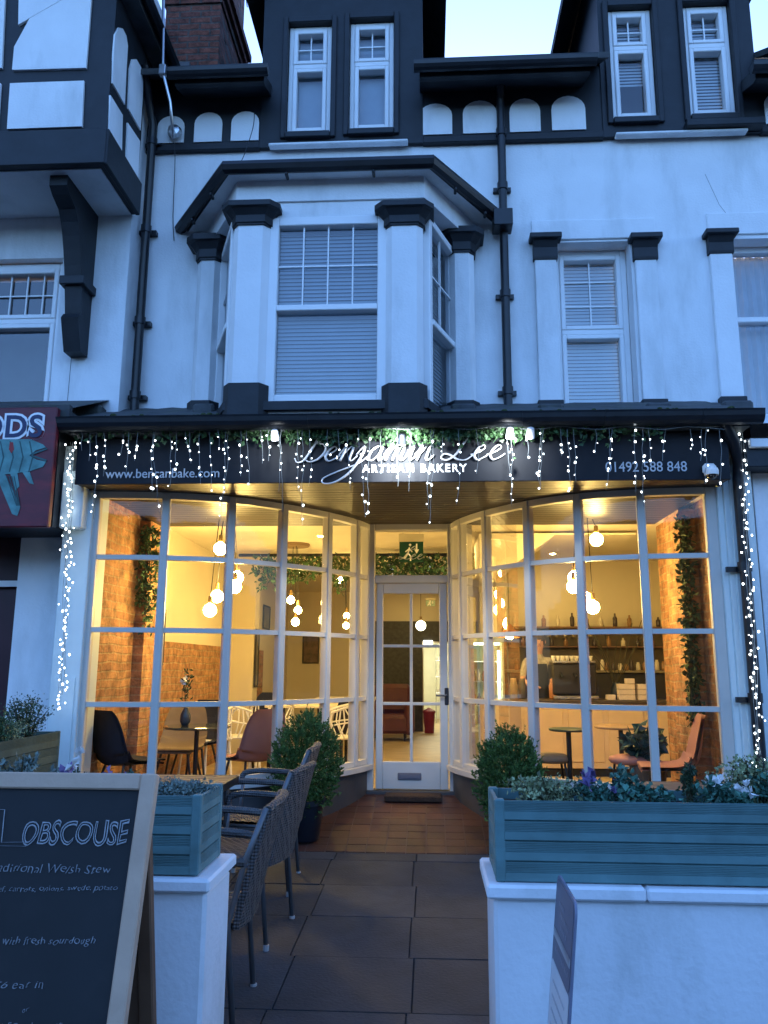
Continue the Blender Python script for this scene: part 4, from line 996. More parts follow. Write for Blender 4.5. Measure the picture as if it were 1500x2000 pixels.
def decking_planter(name_label, cat, x0, x1, y0, y1, z0, z1, nb, m, loc, posts=True):
    t = thing('planter', name_label, cat, loc); h = (z1-z0)/nb
    for side in ('front', 'back', 'left', 'right'):
        q = MB()
        for i in range(nb):
            za, zb_ = z0 + i*h + .0004, z0 + (i+1)*h - .0004; ng = 6
            # grooved decking board: half of it ribbed, half plain
            def prof(sgn):
                pr = [(0, za), ]
                zs = za + (zb_-za)*.5
                for k in range(ng): 
                    u = zs + (zb_-zs)*k/ng; v = zs + (zb_-zs)*(k+.5)/ng
                    pr += [(-.012, u), (-.012, v), (-.008, v+.0006), (-.008, u + (zb_-zs)/ng - .0006)]
                return [(0, za), (-.0095, za+.0005), (-.013, za+.004), (-.013, zs-.003), (-.008, zs-.001)] + pr[1:] + [(-.0105, zb_), (0, zb_)]
            pr = prof(1)
            if side == 'front': q.prismX([(y0+.014+a, b) for a, b in pr], x0+.03, x1-.03)
            if side == 'back': q.prismX([(y1-.014-a, b) for a, b in pr], x0+.03, x1-.03)
            if side == 'left': q.prism(pr, y1-y0-.06, lambda a, b, t_: (x0+.014+a, y0+.03+t_, b))
            if side == 'right': q.prism(pr, y1-y0-.06, lambda a, b, t_: (x1-.014-a, y0+.03+t_, b))
        q.build('side_panel', m, t)
    for (a, b) in ((x0, y0), (x1-.032, y0), (x0, y1-.032), (x1-.032, y1-.032)):
        q = MB(); q.bbox(a, a+.032, b, b+.032, z0, z1+.004, .004); q.build('corner_post', m, t)
    q = MB(); q.box(x0+.014, x1-.014, y0+.014, y1-.014, z0+.01, z1-.035); q.build('soil', SOIL, t)
    return t
PZ0, PZ1 = .842, 1.083
decking_planter('long teal planter of ribbed boards on the low white wall at the right', 'planter', .205, 3.0, -3.53, -3.25, PZ0, PZ1, 4, TEAL, (1.5, -3.4, PZ0))
decking_planter('short teal planter box on the white wall end behind the chalkboard', 'planter', -1.9, -.735, -3.53, -3.25, PZ0, PZ1, 4, TEAL, (-1.3, -3.4, PZ0))
decking_planter('weathered green planter along the left boundary below the fish sign', 'planter', -2.9, -2.62, -3.1, -.45, .72, 1.03, 3, TEALD, (-2.75, -1.8, .72))

def plant(name, lab, c, rad, h, n, L, W, m, seed, flowers=None, group=None, ry=None, shape='dome', stems=6):
    rnd = random.Random(seed); c = Vector(c); ry = ry or rad
    t = thing(name, lab, 'plant', c, group); q = MB(); st_ = MB(); tips = []
    for s_ in range(stems):
        a = rnd.uniform(0, 6.28); rr = rnd.random()**.6; tip = c + Vector((rad*rr*math.cos(a), ry*rr*math.sin(a), h*(1-.45*rr*rr)*rnd.uniform(.75, 1.05)))
        mid = c.lerp(tip, .5) + Vector((rnd.uniform(-.1,.1)*rad, rnd.uniform(-.1,.1)*ry, 0)); b = c + Vector((rad*.25*math.cos(a), ry*.25*math.sin(a), -.02))
        st_.tube([b, mid, tip], [.005, .004, .002], 5); tips.append((b, mid, tip))
    for i in range(n):
        b, mid, tip = rnd.choice(tips); u = rnd.random()**.6
        p = b.lerp(mid, u*2) if u < .5 else mid.lerp(tip, u*2-1)
        sp = .16 if shape == 'dome' else .07
        p = p + Vector((rnd.gauss(0, rad*sp), rnd.gauss(0, ry*sp), rnd.gauss(0, h*sp*.5)))
        q.leaf(p, L*rnd.uniform(.6, 1.25), W*rnd.uniform(.6, 1.25), rnd, .35)
    q.build('foliage', m, t); st_.build('stems', STEMM, t)
    if flowers:
        fm_, nf, fr_ = flowers
        for i in range(nf):
            b, mid, tip = tips[i % len(tips)]; p = tip + Vector((rnd.gauss(0, .01), rnd.gauss(0, .01), .015)); f = MB()
            for k in range(7): f.leaf(p, fr_*rnd.uniform(.7, 1.2), fr_*.75, rnd, .6)
            f.build('flower', fm_, t)
    return t
ZP = PZ1-.04
def px_x(px, Y=-3.39): return P(px, 1550, Y).x
plant('shrub', 'variegated cream edged shrub spilling over the left end of the long planter', (px_x(1062), -3.40, ZP), .14, .105, 1302, 0.01716, 0.01122, LEAFV, 1, ry=.10, stems=16)
plant('flowering_plant', 'blue green plant with purple and white blooms in the long planter', (px_x(1150), -3.40, ZP), .10, .10, 400, 0.0231, 0.01452, LEAFB, 2, (PURP, 5, .035), ry=.09, stems=9)
plant('foliage_plant', 'upright teal leaved plant in the middle of the long planter', (px_x(1212), -3.40, ZP), .07, .125, 330, 0.0264, 0.0198, LEAFB, 3, ry=.09, stems=9)
plant('foliage_plant', 'low teal rosette lying on the rim of the long planter', (px_x(1275), -3.42, ZP), .06, .08, 273, 0.0231, 0.01584, LEAFB, 4, ry=.07, stems=6)
plant('sprig', 'thin dark green sprig standing alone in the long planter', (px_x(1348), -3.38, ZP), .045, .145, 315, 0.01848, 0.01056, LEAFD, 5, ry=.05, stems=5)
plant('flowering_plant', 'spreading teal plant with white blooms near the right end of the planter', (px_x(1410), -3.40, ZP), .13, .095, 700, 0.02508, 0.01584, LEAFB, 6, (WPET, 6, .028), ry=.1, stems=12)
plant('shrub', 'tall speckled pale green shrub at the right edge of the long planter', (px_x(1480), -3.36, ZP), .13, .16, 1302, 0.01716, 0.01122, LEAFV, 7, ry=.11, stems=16)
plant('shrub', 'teal leaved bush behind the speckled shrub at the right edge', (px_x(1545), -3.40, ZP), .14, .14, 882, 0.0231, 0.01452, LEAFB, 8, ry=.1, stems=12)
plant('ground_plant', 'low grey green creeping plant filling the short planter', (px_x(345), -3.40, ZP), .15, .075, 1596, 0.0132, 0.00858, LEAFS, 9, ry=.11, stems=22)
plant('sprig', 'thin green twig rising over the top rail of the chalkboard', (px_x(272), -3.40, ZP), .05, .13, 189, 0.01716, 0.01056, LEAFB, 10, ry=.04, stems=4, shape='open')
plant('flowering_plant', 'pale flower stem and purple blooms just above the chalkboard', (px_x(165), -3.40, ZP), .13, .10, 126, 0.0198, 0.0066, LEAFD, 11, (PURP, 4, .03), ry=.07, stems=6, shape='open')
plant('flowering_plant', 'white bloom on a thin stalk above the chalkboard', (px_x(161), -3.44, ZP), .015, .155, 29, 0.0132, 0.0066, LEAFD, 12, (WPET, 2, .035), ry=.02, stems=2, shape='open')
plant('foliage_plant', 'frosted silver foliage at the left edge above the chalkboard', (px_x(40), -3.40, ZP), .17, .16, 546, 0.0264, 0.0132, LEAFS, 13, ry=.08, stems=12, shape='open')
for i, (yy, hh, rr, mm, lab) in enumerate(((-.72, .34, .15, LEAFD, 'tall dark bush at the house end of the weathered side planter'), (-1.15, .2, .17, LEAFI, 'low bright green bush in the middle of the weathered side planter'), (-1.72, .27, .15, LEAFD, 'dark spiky bush at the left edge of the weathered side planter'), (-.95, .17, .17, LEAFV, 'low pale edged bush at the foot of the tall bush'), (-2.3, .25, .2, LEAFI, 'green bush at the street end of the side planter'))):
    plant('bush', lab, (-2.76, yy, .99), rr, hh, 1470, 0.0198, 0.01188, mm, 30+i, ry=rr*1.3, stems=16)

# =================================================================== TOPIARY
def topiary(lab, x, y, seed, k=1.0):
    z = gz(y)+.004; t = thing('potted_conifer', lab, 'potted shrub', (x, y, z), 'conifers in pots either side of the door'); rnd = random.Random(seed)
    q = MB(); q.lathe([(.105,0),(.115,.01),(.15,.27),(.165,.27),(.165,.31),(.145,.31),(.14,.27)], (x, y, z), 24, cap=False); q.lathe([(.001,.0),(.104,.001)], (x,y,z), 24, cap=False); o = q.build('pot', POT, t, True); smooth_by_angle(o)
    q = MB(); q.lathe([(.001,.28),(.146,.275)], (x, y, z), 20, cap=False); q.build('soil', SOIL, t)
    q = MB(); q.tube([(x, y, z+.2), (x+.01, y, z+.55), (x, y, z+.8)], [.02,.015,.006], 6); q.build('trunk', STEMM, t)
    q = MB(); cz = z+.60*k; RX, RZ = .285*k, .42*k; n = 0
    tufts = []
    for i in range(1500):
        d = Vector((rnd.gauss(0,1), rnd.gauss(0,1), rnd.gauss(0,1))).normalized()
        lump = 1 + .11*noise.noise(d*2.3 + Vector((seed,0,0))) + .10*noise.noise(d*5.5 + Vector((0,seed,0)))
        taper = 1 - .18*max(0, d.z)**2
        f = (rnd.random()**.28)
        tufts.append((Vector((x,y,cz)) + Vector((d.x*RX*lump*taper*f, d.y*RX*lump*taper*f, d.z*RZ*lump*f + .0)), d))
    for p, d in tufts:
        ax = (d + Vector((0,0,.75)) + Vector((rnd.gauss(0,.3), rnd.gauss(0,.3), rnd.gauss(0,.2)))).normalized()
        for j in range(22):
            u = rnd.random(); dd = (ax + Vector((rnd.gauss(0,.55), rnd.gauss(0,.55), rnd.gauss(0,.4)))).normalized()
            b = p + ax*(u*.05-.02); a = dd.cross(Vector((rnd.gauss(0,1), rnd.gauss(0,1), rnd.gauss(0,1)))).normalized(); L = rnd.uniform(.016,.030); W_ = .009
            q.add([b, b+dd*L*.5+a*W_*.5, b+dd*L, b+dd*L*.5-a*W_*.5], [(0,1,2,3)])
    for i in range(70):
        p, d = rnd.choice(tufts); b = Vector((x,y,cz)) + Vector((d.x*RX, d.y*RX, d.z*RZ))*.93; ax = (d*.6 + Vector((rnd.gauss(0,.25), rnd.gauss(0,.25), .9))).normalized(); L = rnd.uniform(.05,.11)
        for j in range(26):
            dd = (ax + Vector((rnd.gauss(0,.5), rnd.gauss(0,.5), rnd.gauss(0,.4)))).normalized(); c_ = b + ax*L*rnd.random(); a = dd.cross(Vector((rnd.gauss(0,1), rnd.gauss(0,1), rnd.gauss(0,1)))).normalized(); l_ = rnd.uniform(.012,.024)
            q.add([c_, c_+dd*l_*.5+a*.004, c_+dd*l_, c_+dd*l_*.5-a*.004], [(0,1,2,3)])
    q.build('foliage', LEAFC, t)
topiary('rounded conifer in a dark pot left of the door behind the wicker chairs', P(598, 1470, .38).x, .38, 3, .95)
topiary('rounded conifer in a dark pot right of the door behind the long planter', P(994, 1470, .2).x, .2, 9, .88)

# door mat
q = MB(); a, b = P(752, 1552, 1.42).x, P(862, 1552, 1.42).x
q.bbox(a, b, 1.28, 1.5, gz(1.3)+.01, gz(1.5)+.03, .008); o = q.build('door_mat', mat('coir_mat', (.05,.028,.018), .95, .35, 40, bump=1, bscale=120), None); o['label'] = 'brown coir mat on the red tiles in front of the door'; o['category'] = 'door mat'

# =================================================================== CHALKBOARD
AX0, AX1 = -1.33, -.727
at_, ab_ = -4.0, -4.30                      # leaning front leaf: top y, bottom y
ZT = 1.212
cbd = thing('chalkboard', 'wooden A frame chalkboard with hand lettered menu at the left front', 'chalkboard', (-1.05, -4.1, 0))
ln = math.hypot(ZT-.02, at_-ab_); tilt = math.atan2(at_-ab_, ZT-.02)
M = T(AX0, ab_, .02) @ Matrix.Rotation(-tilt, 4, 'X')        # local: x along, z up the leaf, y into it
W_ = AX1-AX0
q = MB(M); fr_ = .042
q.bbox(0, fr_, -.012, .022, 0, ln, .004); q.bbox(W_-fr_, W_, -.012, .022, 0, ln, .004); q.bbox(fr_, W_-fr_, -.0115, .0215, ln-fr_, ln, .004); q.bbox(fr_, W_-fr_, -.0115, .0215, .12, .165, .004)
q.build('frame', WOODP, cbd)
q = MB(M); q.box(fr_-.005, W_-fr_+.005, .002, .012, .16, ln-fr_+.004); q.build('board', CHALKB, cbd)
Mb = T(AX0, ab_+.62, .02) @ Matrix.Rotation(math.atan2(.62-(at_-ab_)-.03, ZT-.02), 4, 'X')
q = MB(Mb); l2 = ln
q.bbox(.002, fr_, -.02, .012, 0, l2-.01, .004); q.bbox(W_-fr_-.03, W_-.032, -.02, .012, 0, l2-.01, .004); q.bbox(fr_, W_-fr_-.03, -.0195, .0115, l2-fr_-.01, l2-.01, .004); q.bbox(fr_, W_-fr_-.03, -.0195, .0115, .1, .14, .004)
q.build('rear_frame', WOODD, cbd)
q = MB(Mb); q.box(fr_-.005, W_-fr_-.025, -.008, .002, .12, l2-fr_); q.build('rear_board', WOODD, cbd)
def on_board(px, py):
    """world point of the photo's pixel on the leaning board -> its local coordinates"""
    d = fw + cr*(px-750)/F - cu*(py-1000)/F; n_ = (M.to_3x3() @ Vector((0,1,0))); o_ = M.translation
    p = CAM + d*((o_-CAM).dot(n_)/d.dot(n_)); return M.inverted() @ p
def chalk(s, xa, xb, ya, yb, h, name, m=CHALK, outline=.0009, shear=.12, right=None):
    A, B = on_board(xa, ya), on_board(xb, yb); mb = text(s, 1, Matrix.Identity(4), 'x', None, None, 0, 0, 'LEFT', 1, 0, shear)
    x0, x1 = min(v.x for v in mb.v), max(v.x for v in mb.v)
    full = (B.x-A.x); k = full/(x1-x0)
    A_, B_ = on_board(xb, yb), on_board(xb, yb-h); kz = (B_-A_).length/.72
    ang = math.atan2((B.z-A.z), full)*1
    ML = M @ T(A.x, -.0005, A.z) @ Matrix.Rotation(-ang, 4, 'Y') @ Matrix.Rotation(R(90), 4, 'X') @ Matrix.Diagonal((k, kz, k, 1)) @ T(-x0, 0, 0)
    # tubes keep a round section only if scaled evenly, so thickness follows k
    return text(s, 1, ML, name, m, cbd, 0, 0, 'LEFT', 1, outline/max(k, .02), shear, .09)
chalk('L', -22, 50, 1652, 1652, 72, 'lettering', outline=.0012, shear=0)
chalk('OBSCOUSE', 40, 248, 1649, 1648, 46, 'lettering', outline=.0013)
def chalk_solid(s, xa, xb, y0, y1, h, m=CHALKF):
    A, B = on_board(xa, y0), on_board(xb, y1); mb = text(s, 1, Matrix.Identity(4), 'x', None, None, 0, 0, 'LEFT', 1.05, 0, .18)
    x0, x1 = min(v.x for v in mb.v), max(v.x for v in mb.v); k = (B.x-A.x)/(x1-x0)
    kz = (on_board(xb, y1-h)-on_board(xb, y1)).length/.72; ang = math.atan2(B.z-A.z, B.x-A.x)
    ML = M @ T(A.x, .001, A.z) @ Matrix.Rotation(-ang, 4, 'Y') @ Matrix.Rotation(R(90), 4, 'X') @ Matrix.Diagonal((k, kz, 1, 1)) @ T(-x0, 0, 0)
    return text(s, 1, ML, 'lettering', m, cbd, .0012, -.016, 'LEFT', 1.05, 0, .22, .16)
chalk_solid('Traditional Welsh Stew', -30, 216, 1702, 1706, 17)
chalk_solid('Beef, carrots, onions, swede, potato', -22, 229, 1742, 1738, 11)
chalk_solid('Served with fresh sourdough', -62, 184, 1844, 1844, 15)
chalk_solid('£6 eat in', -14, 84, 1932, 1930, 16)
chalk_solid('or', 42, 56, 1978, 1976, 12)
chalk_solid('£4.50 take out', -20, 120, 2016, 2012, 18)

# =================================================================== LEANING SIGN PANEL (front right)
sp = thing('pavement_sign', 'slim grey and white pavement sign seen almost edge on before the low wall', 'sign', (.48, -3.95, 0))
p_f, p_n = P(1091, 1706, -3.78), P(1127, 1762, -4.08)          # top far corner, top near corner
zt_ = (p_f.z+p_n.z)/2
lean = Vector((-.105, 0, -1)).normalized()
A = Vector((p_f.x, p_f.y, zt_)); B = Vector((p_n.x, p_n.y, zt_)); U_ = (B-A); wid = U_.length; U_.normalize(); Nn = U_.cross(lean).normalized()
HL = zt_/abs(lean.z) - .02
M = Matrix(((U_.x, Nn.x, -lean.x, A.x), (U_.y, Nn.y, -lean.y, A.y), (U_.z, Nn.z, -lean.z, A.z), (0,0,0,1)))
def rrect(x0, x1, z0, z1, r, n=5):
    pts = []
    for cx, cz, a0 in ((x1-r, z1-r, 0), (x0+r, z1-r, 90), (x0+r, z0+r, 180), (x1-r, z0+r, 270)):
        for i in range(n+1): q_ = R(a0 + 90*i/n); pts.append((cx + r*math.cos(q_), cz + r*math.sin(q_)))
    return pts
q = MB(M); q.prism(rrect(0, wid, -HL, 0, .035), .006, lambda a, b, t_: (a, t_-.003, b)); q.build('frame', mat('grey_sign_edge', (.17,.18,.25), .4), sp)
side = -1 if (CAM-A).dot(Nn) < 0 else 1
def face(z0, z1, m, nm, e=.0, x0=.012, x1=None):
    q = MB(M); y_ = side*(.0035+e); x1 = x1 or wid-.012
    q.prism(rrect(x0, x1, z0, z1, .012 if z1 < -.05 else .028), .001*side, lambda a, b, t_: (a, y_+t_, b)); return q.build(nm, m, sp)
face(-.215, -.008, mat('grey_sign_head', (.13,.125,.17), .45, .1), 'header')
face(-HL+.012, -.217, mat('pale_sign_body', (.62,.63,.66), .5, .05), 'face')
WL = mat('white_sign_line', (.55,.56,.6), .5)
face(-.148, -.144, WL, 'rule', .0012, .02, wid-.02)
q = MB(M)
rnd = random.Random(4)
for z, x0, x1 in ((-.06, .08, .16), (-.082, .1, .24), (-.11, .12, .2), (-.178, .06, .25)):
    x = x0
    while x < x1: l = rnd.uniform(.008,.02); q.box(x, x+l, side*.0048, side*.0056, z-.006, z+.006); x += l+.006
q.build('lettering', mat('pale_sign_text', (.21,.21,.26), .5), sp)
q = MB(M)
for z in [-.26-.035*i for i in range(14)]:
    x = .05
    while x < wid-.06: l = rnd.uniform(.008,.022); q.box(x, x+l, side*.0048, side*.0056, z-.004, z+.004); x += l+.007
q.build('lettering', mat('grey_body_text', (.47,.48,.53), .5), sp)
bs_ = A.lerp(B, .5) + lean*HL; q = MB(); q.bbox(bs_.x-.2, bs_.x+.2, bs_.y-.2, bs_.y+.2, gz(bs_.y)+.002, gz(bs_.y)+.045, .01); q.build('base', FRAMEM, sp)

# =================================================================== WICKER CHAIRS AND TERRACE TABLES
def wicker_chair():
    t = thing('wicker_chair', 'x', 'chair', (0,0,0), 'woven terrace chairs')
    hw_ = .235
    # woven back: wraps a little, leans back, rolled top edge
    q = MB(); rows = []; rb_ = []
    for k in range(13):
        u = k/12; z = .40 + .49*u; yb = -.20 - .10*u**1.15
        rows.append([(x*(1+.02*math.sin(u*3)), yb - .035*(1-(x/hw_)**2) + (.0022 if (i+k) % 2 else -.0022), z - .02*(x/hw_)**2*u) for i, x in enumerate([hw_*(-1+2*j/16) for j in range(17)])])
    q.sheet(rows); q.sheet([[(a, b-.028, c) for a, b, c in r] for r in rows][::-1])
    for r in (rows[0], rows[-1]): q.sheet([r, [(a, b-.028, c) for a, b, c in r]])
    q.sheet([[r[0] for r in rows], [(r[0][0], r[0][1]-.028, r[0][2]) for r in rows]]); q.sheet([[r[-1] for r in rows], [(r[-1][0], r[-1][1]-.028, r[-1][2]) for r in rows]])
    q.tube([(a, b-.014, c) for a, b, c in rows[-1]], .019, 8)
    q.build('backrest', RATTAN, t)
    q = MB()
    rows = [[(x, -.21 + .43*k/16, .425 + .004*math.cos(x*20) + (.002 if (i+k) % 2 else -.002)) for i, x in enumerate([hw_*(-1+2*j/16) for j in range(17)])] for k in range(17)]
    q.sheet(rows); q.sheet([[(a, b, c-.03) for a, b, c in r] for r in rows][::-1])
    for r in (rows[0], rows[-1]): q.sheet([r, [(a, b, c-.03) for a, b, c in r]])
    q.tube([(a, b, c-.012) for a, b, c in rows[-1]], .02, 8); q.build('seat', RATTAN, t)
    for sx in (-1, 1):
        q = MB(); q.tube([(sx*(hw_+.012), -.24, 0), (sx*(hw_+.012), -.185, .42), (sx*(hw_+.01), -.235, .66), (sx*(hw_+.0), -.31, .88)], .0125, 8); l = q.build('rear_leg', FRAMEM, t, True)
        q = MB(); q.lathe([(.016,.0),(.016,.028)], (sx*(hw_+.012), -.24, 0), 8); q.build('foot', FOOT, l)
        q = MB(); q.tube([(sx*(hw_+.012), .21, 0), (sx*(hw_+.012), .19, .45), (sx*(hw_+.015), .185, .60)], .0125, 8); l = q.build('front_leg', FRAMEM, t, True)
        q = MB(); q.lathe([(.016,.0),(.016,.028)], (sx*(hw_+.012), .21, 0), 8); q.build('foot', FOOT, l)
        q = MB(); q.tube(catmull([(sx*(hw_+.01), -.235, .66), (sx*(hw_+.03), -.1, .675), (sx*(hw_+.035), .1, .672), (sx*(hw_+.03), .19, .645), (sx*(hw_+.015), .187, .59)], 5), .019, 8); q.build('armrest', RATTAN, t, True)
        q = MB(); q.tube([(sx*(hw_+.012), -.19, .40), (sx*(hw_+.012), .195, .40)], .011, 8); q.build('side_rail', FRAMEM, t, True)
    return t
wc = wicker_chair()
for i, (x, y, rz, lab) in enumerate(((-1.04, -2.48, 93, 'woven grey chair nearest the street beside the short planter'), (-1.055, -1.52, 84, 'woven grey chair between the two other terrace chairs'), (-1.13, -.66, 92, 'woven grey chair closest to the potted conifer'), (-1.62, -2.42, -70, 'woven grey chair facing the path from behind the short planter'))):
    o = wc if i == 0 else copy_tree(wc); o.location = (x, y, gz(y)); o.rotation_euler = (R(2.2), 0, R(rz)); o['label'] = lab
def terrace_table(x, y, lab, wx=.7, wy=.7, h=.74):
    z = gz(y); t = thing('terrace_table', lab, 'table', (x, y, z), 'slatted terrace tables'); q = MB()
    n = 9
    for i in range(n): a = y - wy/2 + wy*i/n; q.bbox(x-wx/2+.01, x+wx/2-.01, a+.003, a+wy/n-.003, z+h-.025, z+h, .004)
    q.build('tabletop', WOODD, t)
    q = MB(); q.bbox(x-wx/2, x+wx/2, y-wy/2-.012, y-wy/2, z+h-.045, z+h+.001, .003); q.bbox(x-wx/2, x+wx/2, y+wy/2, y+wy/2+.012, z+h-.045, z+h+.001, .003); q.bbox(x+wx/2-.009, x+wx/2+.003, y-wy/2, y+wy/2, z+h-.045, z+h+.0015, .003); q.bbox(x-wx/2-.003, x-wx/2+.009, y-wy/2, y+wy/2, z+h-.045, z+h+.0015, .003); q.build('rim', BLACKG, t)
    for sx in (-1, 1):
        for sy in (-1, 1):
            q = MB(); q.tube([(x+sx*(wx/2-.05), y+sy*(wy/2-.05), z), (x+sx*(wx/2-.06), y+sy*(wy/2-.06), z+h-.03)], .015, 8); q.build('leg', FRAMEM, t)
terrace_table(-1.55, -1.35, 'brown slatted table behind the short planter at the left')
terrace_table(1.38, -1.3, 'brown slatted table behind the long planter at the right', .5, .5)

# =================================================================== INSIDE THE SHOP
def shell_chair(m, seat_h=.45):
    t = thing('shell_chair', 'x', 'chair', (0,0,0), 'upholstered shell chairs in the windows'); q = MB()
    prof = [(.23,.435,.19,0),(.21,.455,.215,0),(.05,.445,.225,.012),(-.12,.44,.225,.035),(-.19,.475,.225,.06),(-.225,.56,.225,.06),(-.245,.68,.21,.045),(-.26,.80,.175,.02),(-.265,.86,.12,0)]
    P_ = catmull([Vector((a, b, c)) for a, b, c, d in prof], 4); D = catmull([Vector((d, 0, 0)) for a, b, c, d in prof], 4)
    rows = []
    for i, p in enumerate(P_):
        r = []
        for j in range(13):
            s_ = -1 + j/6; r.append((p.z*s_, p.x + D[i].x*s_*s_*.8*(1 if i > 10 else .3), p.y + D[i].x*s_*s_*.9*(1 if i < 18 else .2)))
        rows.append(r)
    q.sheet(rows); th = .028
    q.sheet([[(a*.97, b-(th if i > 12 else .006), c-(th if i <= 14 else .006)) for a, b, c in r] for i, r in enumerate(rows)][::-1])
    q.build('shell', m, t, True)
    for sx in (-1, 1):
        for sy in (-1, 1):
            q = MB(); q.tube([(sx*.21, sy*.2-.02, 0), (sx*.12, sy*.12, .43)], .011, 7); q.build('leg', BLACKG, t)
    return t
NAVY = mat('navy_fabric', (.012,.014,.028), .85, .2); PINK = mat('dusty_pink_velvet', (.34,.16,.135), .8, .12, 5); TAUPE = mat('taupe_fabric', (.17,.125,.085), .85, .15)
for col, items in ((NAVY, [(P(252, 1440, .62).x, .62, -34, 'navy shell chair against the brick wall in the left window')]),
                   (TAUPE, [(P(350, 1440, 1.7).x, 1.7, 180, 'taupe shell chair facing the street across the glass table')]),
                   (PINK, [(P(488, 1440, .98).x, .98, 48, 'dusty pink shell chair in the left window'), (P(1302, 1440, .66).x, .66, 80, 'dusty pink shell chair against the brick wall in the right window')])):
    base = None
    for x, y, rz, lab in items:
        o = shell_chair(col) if base is None else copy_tree(base); base = base or o
        o.location = (x, y, ZFLO); o.rotation_euler = (0, 0, R(rz)); o['label'] = lab
def stool(px, Y, m, lab):
    x = P(px, 1470, Y).x; t = thing('stool', lab, 'stool', (x, Y, ZFLO)); q = MB(); q.lathe([(.001,.40),(.15,.405),(.175,.43),(.17,.455),(.12,.475),(.001,.478)], (x, Y, ZFLO), 24, cap=False); q.build('seat', m, t, True)
    for sx in (-1, 1):
        for sy in (-1, 1): q = MB(); q.tube([(x+sx*.15, Y+sy*.15, ZFLO), (x+sx*.1, Y+sy*.1, ZFLO+.42)], .011, 7); q.build('leg', BLACKG, t)
stool(1076, 1.2, TAUPE, 'round taupe stool half hidden by the right conifer')
stool(1228, 1.15, PINK, 'pink stool beside the leafy plant in the right window')
def round_table(x, y, r, h, m, lab):
    t = thing('round_table', lab, 'table', (x, y, ZFLO)); q = MB(); q.lathe([(.001,h-.022),(r-.01,h-.022),(r,h-.015),(r,h-.004),(r-.006,h),(.001,h)], (x,y,ZFLO), 28, cap=False); o = q.build('tabletop', m, t)
    q = MB(); q.tube([(x,y,ZFLO+.01),(x,y,ZFLO+h-.02)], .022, 8); q.build('column', BLACKG, t)
    q = MB(); q.lathe([(.2,0),(.2,.012),(.03,.025)], (x,y,ZFLO), 20); q.build('foot', BLACKG, t)
round_table(P(385, 1418, 1.15).x, 1.15, .3, .69, mat('dark_glass_top', (.05,.06,.05), .08, .1, coat=.5), 'dark round table among the chairs of the left window')
round_table(P(1110, 1418, 1.1).x, 1.1, .17, .7, mat('dark_green_top', (.03,.05,.035), .4, .1), 'small dark green bistro table in the right window')
round_table(P(1212, 1420, 1.6).x, 1.6, .24, .69, mat('oak_top', (.30,.19,.10), .45, .15), 'small oak bistro table behind the dark green one')
# vase on glass table, leafy plant on the pink chair side
vz = thing('vase', 'small dark vase with a tall flower on the left window table', 'vase', (P(362, 1400, 1.15).x, 1.15, ZFLO+.69))
x, y, z = vz.location
q = MB(); q.lathe([(.03,0),(.05,.04),(.045,.1),(.022,.14),(.026,.16)], (x,y,z), 16); q.build('pot', mat('dark_ceramic', (.03,.04,.05), .3), vz, True)
q = MB(); q.tube([(x,y,z+.1),(x-.015,y,z+.3),(x+.01,y,z+.45)], .004, 5); q.build('stem', STEMM, vz)
q = MB(); rnd = random.Random(2)
for i in range(60): q.leaf((x+rnd.gauss(0,.02), y+rnd.gauss(0,.02), z+rnd.uniform(.2,.5)), .05, .02, rnd, .4)
q.build('leaves', LEAFD, vz)
q = MB()
for i in range(14): q.leaf((x-.03+rnd.gauss(0,.012), y, z+.40+rnd.gauss(0,.02)), .045, .035, rnd, .2)
q.build('flower', WPET, vz)
plant('house_plant', 'dark leafy plant by the pink chairs in the right window', (P(1262, 1440, 1.1).x, 1.1, ZFLO+.42), .15, .34, 260, .11, .075, mat('dark_houseplant', (.015,.05,.045), .4, .2, 8, island=.4), 51, stems=12)
q = MB(); x, y = P(1262, 1440, 1.1).x, 1.1; q.lathe([(.12,0),(.16,.42),(.15,.43)], (x,y,ZFLO), 18); o = q.build('plant_pot', mat('grey_pot', (.08,.08,.08), .6), None); o['label'] = 'grey floor pot under the dark leafy plant'; o['category'] = 'pot'
# white lattice chairs and long white tables further in
def lattice_chair():
    t = thing('lattice_chair', 'x', 'chair', (0,0,0), 'white lattice chairs'); WM = mat('white_chair_plastic', (.72,.70,.64), .4)
    q = MB(); q.bbox(-.2, .2, -.2, .2, .43, .455, .01); q.build('seat', WM, t)
    q = MB(); arc_ = []
    def bp(u, v): a = R(-110 + 220*u); return Vector((.25*math.sin(a), -.02-.25*math.cos(a)*.95, .45 + .36*v*(1-.25*abs(2*u-1)**2)))
    q.tube([bp(i/20, 1) for i in range(21)], .016, 6)
    rnd = random.Random(3)
    for i in range(15): 
        u = (i+.5)/15; q.tube([bp(u, 0), bp(min(max(u + rnd.choice((-.07,.07)), 0), 1), .5), bp(min(max(u + rnd.choice((-.05,.05)), 0), 1), 1)], .009, 5)
    q.tube([bp(i/20, .5) for i in range(21)], .009, 5); q.build('lattice_back', WM, t)
    for sx in (-1, 1):
        for sy in (-1, 1): q = MB(); q.tube([(sx*.2, sy*.2, 0), (sx*.17, sy*.17, .44)], .014, 6); q.build('leg', WM, t)
    return t
lc = lattice_chair()
for i, (px, Y, rz, lab) in enumerate(((405, 2.6, 150, 'white lattice chair behind the dark round table'), (468, 3.0, -60, 'white lattice chair between the pink chair and the long table'), (655, 3.0, 100, 'white lattice chair seen to the right of the left conifer'), (530, 3.4, 20, 'white lattice chair at the near side of the long pale table'))):
    o = lc if i == 0 else copy_tree(lc); o.location = (P(px, 1400, Y).x, Y, ZFLO); o.rotation_euler = (0,0,R(rz)); o['label'] = lab
